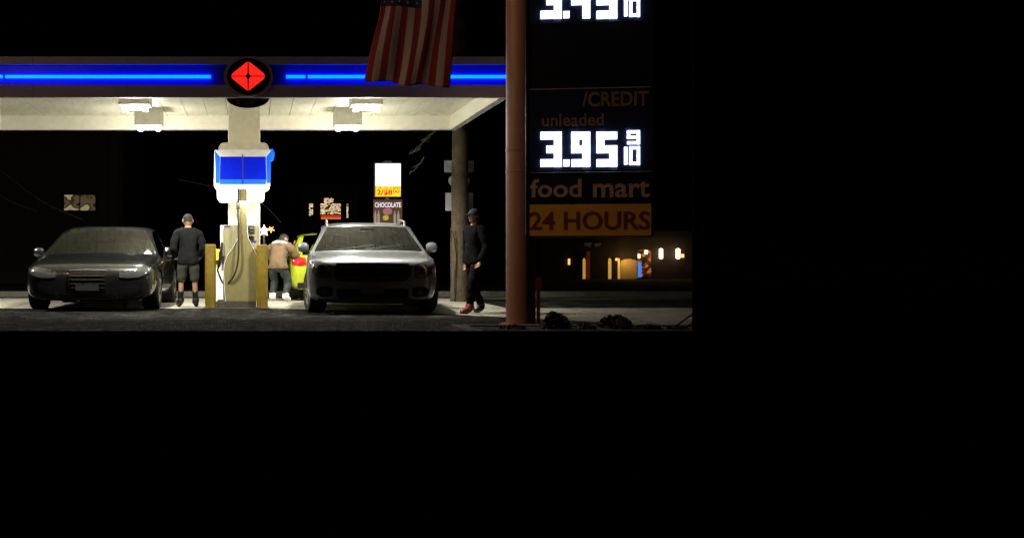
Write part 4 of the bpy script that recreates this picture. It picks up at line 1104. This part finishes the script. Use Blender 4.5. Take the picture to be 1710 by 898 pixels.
# left: dark house with one lit window
bl, bx_, bz_ = building("dark_house", "dark brown house behind the saloon with one dim lit window", 40, -120, 205, 175)
wd = MB().box(bx_(104), bx_(163), -.04, -.002, bz_(354), bz_(322.5)).build("window", "frame_metal", bl)
MB().box(bx_(107.5), bx_(159.5), -.05, -.041, bz_(351.5), bz_(325.5)).build("pane", "leftg", wd)
MB().box(bx_(133), bx_(134.5), -.058, -.051, bz_(351.5), bz_(325.5)).build("mullion", "frame_metal", wd)
MB().box(bx_(184), bx_(199), -.3, -.002, 0, bz_(178)).build("corner_pilaster", "brick", bl)
# centre: shop with lit posters
bc, bx_, bz_ = building("corner_shop", "dark shop with small bright windows full of posters, behind the silver car", 48, 500, 600, 318)
for a, b, c_, d_ in ((516, 522.5, 340, 360), (535, 569, 340, 358), (541, 557, 331, 339.6), (578.5, 581.5, 341, 364)):
    wd = MB().box(bx_(a - 1), bx_(b + 1), -.04, -.002, bz_(d_ + 1), bz_(c_ - 1)).build("window", "frame_metal", bc)
    MB().box(bx_(a), bx_(b), -.05, -.041, bz_(d_), bz_(c_)).build("pane", "shopg", wd)
rs = MB().box(bx_(536), bx_(569), -.05, -.002, bz_(366), bz_(359.5)).build("red_sign_board", "print_r", bc)
MB().box(bx_(536), bx_(569), -.058, -.051, bz_(366), bz_(363.8)).build("lower_band", "win_lit", rs)
# lit star display by the pump
sd = thing("lit_star_display", "small bright orange and white lit star display right of the pump column", "display", (xf(441, 34), 34, 0))
qs = 34 / F
def star(cx_, cz_, ro, ri, n=5, rot=.3): return [(cx_ + (ro if k % 2 == 0 else ri) * math.cos(rot + k * math.pi / n), cz_ + (ro if k % 2 == 0 else ri) * math.sin(rot + k * math.pi / n)) for k in range(2 * n)]
MB().prism(star(0, EYE + 40 * qs, 10 * qs, 4.5 * qs), 0, .05).build("white_star", "lamp_w", sd)
MB().prism(star(12 * qs, EYE + 42 * qs, 6.5 * qs, 2.6 * qs, 5, .9), 0, .05).build("orange_star", "lamp_o", sd)
MB().box(-.03, .03, .06, .12, 0, EYE + 40 * qs).build("post", "alu", sd)
# right: restaurant row
br, bx_, bz_ = building("restaurant_building", "long dark building across the street with arched warm lit bays and bright wall lamps", 48, 900, 1330, 396, "brick", 10)
def arch(px0, px1, py0, py1, m_, nm="window", y=-.03, rise=4):
    n = 10; cx_ = (px0 + px1) / 2
    pts = [(bx_(px0), bz_(py1)), (bx_(px1), bz_(py1))] + [(bx_(cx_ + (px1 - px0) / 2 * math.cos(math.pi * k / n)), bz_(py0 + rise - rise * math.sin(math.pi * k / n))) for k in range(n + 1)]
    return MB().prism(pts, y, -.002).build(nm, m_, br)
bay = arch(1035.5, 1063.5, 432, 470, "stucco", "lit_bay", -.03, 6)
def warm(px, py, e, col=(1, .6, .2), Y=47.55, r=.04):
    ld = bpy.data.lights.new("wall_lamp_light", 'POINT'); ld.energy = e; ld.shadow_soft_size = r; ld.color = col
    lo = bpy.data.objects.new("wall_lamp_light", ld); C.objects.link(lo); lo.location = P(px, py, Y)
warm(1049, 434, 12); 
for a, b in ((973, 977.5), (1015.5, 1020.5), (1031.5, 1035)): arch(a, b, 431, 470 if a < 1030 else 468, "win_lit")
MB().box(bx_(1065), bx_(1070.5), -.05, -.002, bz_(463), bz_(437.5)).build("screen", "screen", br)
arch(1064, 1087, 416, 440, "brick_glow"); arch(1071, 1087, 441, 462, "brick_glow", rise=2)  # brick areas under lamplight, not panes; the light is painted as glow
fl_ = MB()
for a, b in ((1098, 1104), (1126, 1132.5)):
    MB().lathe([(0, bz_(432.5)), ((bx_(b) - bx_(a)) / 2, bz_(431)), ((bx_(b) - bx_(a)) / 2, bz_(416)), (0, bz_(414.5))], 16, 'z').build("wall_lamp", "lamp_w", br, smooth='auto', loc=((bx_(a) + bx_(b)) / 2, -.2, 0))
    warm((a + b) / 2, 424, 4, (1, .6, .3), 47.4)
MB().box(bx_(1076), bx_(1080), -.1, -.04, bz_(424), bz_(418)).build("hanging_lamp", "lamp_w", br)
MB().box(bx_(1065), bx_(1067.5), -.1, -.04, bz_(431), bz_(424)).build("hanging_lamp", "lamp_w", br)
MB().box(bx_(1137), bx_(1141), -.1, -.04, bz_(430), bz_(424)).build("hanging_lamp", "lamp_o", br)
MB().box(bx_(1027), bx_(1030), -.1, -.04, bz_(435), bz_(431)).build("hanging_lamp", "lamp_o", br)
MB().box(bx_(948), bx_(951), -.1, -.04, bz_(442), bz_(432)).build("hanging_lamp", "lamp_o", br)
MB().prism([(bx_(974), bz_(409)), (bx_(976), bz_(405)), (bx_(988), bz_(405)), (bx_(984), bz_(413)), (bx_(979), bz_(411))], -.12, -.04).build("shop_sign", "letters", br)
MB().prism([(bx_(991), bz_(407)), (bx_(1003), bz_(406)), (bx_(1001), bz_(410)), (bx_(993), bz_(412))], -.12, -.04).build("shop_sign", "letters", br)
MB().box(bx_(979), bx_(984), -.12, -.04, bz_(470), bz_(420)).build("red_banner", "red_cloth", br)

# ------------------------------------------------------------------ planted bed along the pavement
bed = MB(); bx0, bx1 = xf(753, 14.8), 8.0
bed.box(bx0, bx1, 14.62, 14.8, 0, .12); bed.box(bx0, bx1, 12.6, 12.78, 0, .12); bed.box(bx0, bx0 + .18, 12.782, 14.618, 0, .12); bed.box(bx1 - .18, bx1, 12.782, 14.618, 0, .12)
pb = bed.build("planting_bed", "kerb", None, bevel=.015); tag(pb, kind='structure')
sl = MB().box(bx0 + .185, bx1 - .185, 12.785, 14.615, .004, .10); tag(sl.build("soil", "soil"), kind='structure')
def bush(px, pw, pytop, Y, lab, n=900, fl=0):
    r = pw / 2 * Y / F; h = EYE + (CY - pytop) * Y / F - .1; t = thing("shrub", lab, "shrub", (xf(px, Y), Y, .1), 0, "low shrubs in the planting bed")
    mb = MB(); rnd = random.Random(int(px))
    for k in range(int(n * 1.6)):
        a = rnd.random() * 2 * math.pi; e = rnd.random() * math.pi / 2; rr = (.55 + .5 * rnd.random() ** .6) * (1 + .18 * math.sin(a * 3 + px) + .12 * math.sin(a * 7))
        c = Vector((r * rr * math.cos(a) * math.cos(e), r * rr * math.sin(a) * math.cos(e), h * rr * math.sin(e)))
        d1 = Vector((rnd.gauss(0, 1), rnd.gauss(0, 1), rnd.gauss(0, 1))).normalized() * .030; d2 = d1.orthogonal().normalized() * .016
        i = len(mb.v); mb.v += [tuple(c - d1), tuple(c + d2), tuple(c + d1), tuple(c - d2)]; mb.f.append([i, i + 1, i + 2, i + 3]); mb.m.append(1 if rnd.random() < fl else 0)
    mb.build("foliage", ["leaf", "petal"], t, recalc=False)
    st = MB()
    for k in range(6):
        a = k * 1.05; st.tube([(0, 0, -.02), (r * .4 * math.cos(a), r * .4 * math.sin(a), h * .5), (r * .7 * math.cos(a), r * .7 * math.sin(a), h * .85)], [.01, .007, .003], 6)
    st.build("stems", "wood", t)
bush(926, 46, 527, 14.3, "low leafy shrub just right of the tan sign pole", 900, .04)
bush(1030, 50, 531, 14.3, "larger dark rounded shrub in the middle of the bed", 1100, 0)
bush(976, 30, 543, 14.2, "small shrub with reddish petals between the two larger shrubs", 500, .35)
bush(860, 36, 545, 14.2, "small flat shrub at the foot of the tan sign pole", 400, .25)
bush(1085, 34, 544, 14.2, "small shrub with dry petals right of the larger dark shrub", 500, .15)
bush(1128, 34, 546, 14.2, "last small shrub by the guy wires", 400, .1)

# guy wires and overhead lines
gw = MB(); gw.tube([P(1122, 549, 13.9), P(1162, 520, 13.9), P(1300, 420, 13.9), P(1700, 130, 13.9)], .012, 6)
tag(gw.build("guy_wire", "cable"), "upper dark guy wire rising to the right from the planting bed", "wire", "guy wires")
gw = MB(); gw.tube(curve_pts([tuple(P(1128, 549, 13.7)), tuple(P(1148, 544, 13.7)), tuple(P(1163, 528, 13.7)), tuple(P(1230, 440, 13.7)), tuple(P(1400, 200, 13.7))], 20), .012, 6)
tag(gw.build("guy_wire", "cable"), "lower curved guy wire beside the planting bed", "wire", "guy wires")
for a, b, c_, lab in (((-40, 300), (15, 335), (62, 353), "overhead wire sagging lowest at the far left"), ((-40, 250), (60, 330), (140, 368), "overhead wire crossing in front of the dark house"), ((300, 300), (420, 330), (470, 372), "thin wire passing behind the pump column")):
    gw = MB().tube(curve_pts([tuple(P(*a, 29)), tuple(P(*b, 29)), tuple(P(*c_, 29))], 12),   .005, 5); tag(gw.build("overhead_wire", "cable"), lab, "wire", "overhead wires")
# hanging twig under the canopy edge
def twig(nm, lab, pts, n, Y=24.9):
    t = thing(nm, lab, "branch", tuple(P(*pts[0], Y)))
    o0 = P(*pts[0], Y); cp = curve_pts([tuple(P(*p_, Y) - o0) for p_ in pts], 16)
    MB().tube(cp, .006, 6).build("stem", "wood", t)
    mb = MB(); rnd = random.Random(3)
    for k in range(n):
        c = cp[rnd.randrange(len(cp))] + Vector((rnd.gauss(0, .02), rnd.gauss(0, .03), rnd.gauss(0, .02)))
        d1 = (cp[-1] - cp[0]).normalized() * .06 + Vector((rnd.gauss(0, .025), rnd.gauss(0, .02), rnd.gauss(0, .025))); d2 = d1.orthogonal().normalized() * .008
        i = len(mb.v); mb.v += [tuple(c - d1), tuple(c + d2), tuple(c + d1), tuple(c - d2)]; mb.f.append([i, i + 1, i + 2, i + 3]); mb.m.append(0)
    mb.build("leaves", "twig", t, recalc=False)
twig("hanging_branch", "leafy branch hanging below the rear corner of the canopy", [(735, 205), (722, 222), (708, 237), (690, 254)], 90)
twig("hanging_branch", "thin bare branch hanging above the lit price sign", [(708, 262), (700, 276), (684, 290)], 8)

# ------------------------------------------------------------------ assumed unseen street lamp, lighting sign pole, flag and price sign from the left
sx_, sy_ = -6.8, 13.4
st = thing("assumed_street_lamp", "assumed sodium street lamp, unseen to the left of the view", "street lamp", (sx_, sy_, 0))
MB().tube([(0, 0, 0), (0, 0, 5.0), (.1, 0, 5.8), (.6, .1, 6.2), (1.6, .3, 6.35)], [.09, .07, .06, .05, .04], 14).build("post", "alu", st, smooth='auto')
hd = MB().box(1.5, 2.1, .2, .5, 6.28, 6.42).build("lamp_head", "alu", st, bevel=.03)
MB().box(1.56, 2.04, .24, .46, 6.255, 6.279).build("lamp_lens", "sodium", hd)
ld = bpy.data.lights.new("assumed_sodium_light", 'SPOT'); ld.energy = STREET_W * 6; ld.spot_size = R(42); ld.spot_blend = .5; ld.shadow_soft_size = .15; ld.color = (1, .64, .38)
lo = bpy.data.objects.new("assumed_sodium_light", ld); C.objects.link(lo); lo.location = (sx_ + 1.8, sy_ + .35, 6.22)
tgt = Vector((3.9, 16.3, 2.3)); lo.rotation_euler = (tgt - lo.location).to_track_quat('-Z', 'Y').to_euler()

ld = bpy.data.lights.new("added_sodium_fill", 'POINT'); ld.energy = STREET_W * .45; ld.shadow_soft_size = .2; ld.color = (1, .62, .42)  # added fill at the assumed lamp head, brightening the canopy fascia
lo = bpy.data.objects.new("added_sodium_fill", ld); C.objects.link(lo); lo.location = (sx_ + 1.8, sy_ + .35, 6.15)
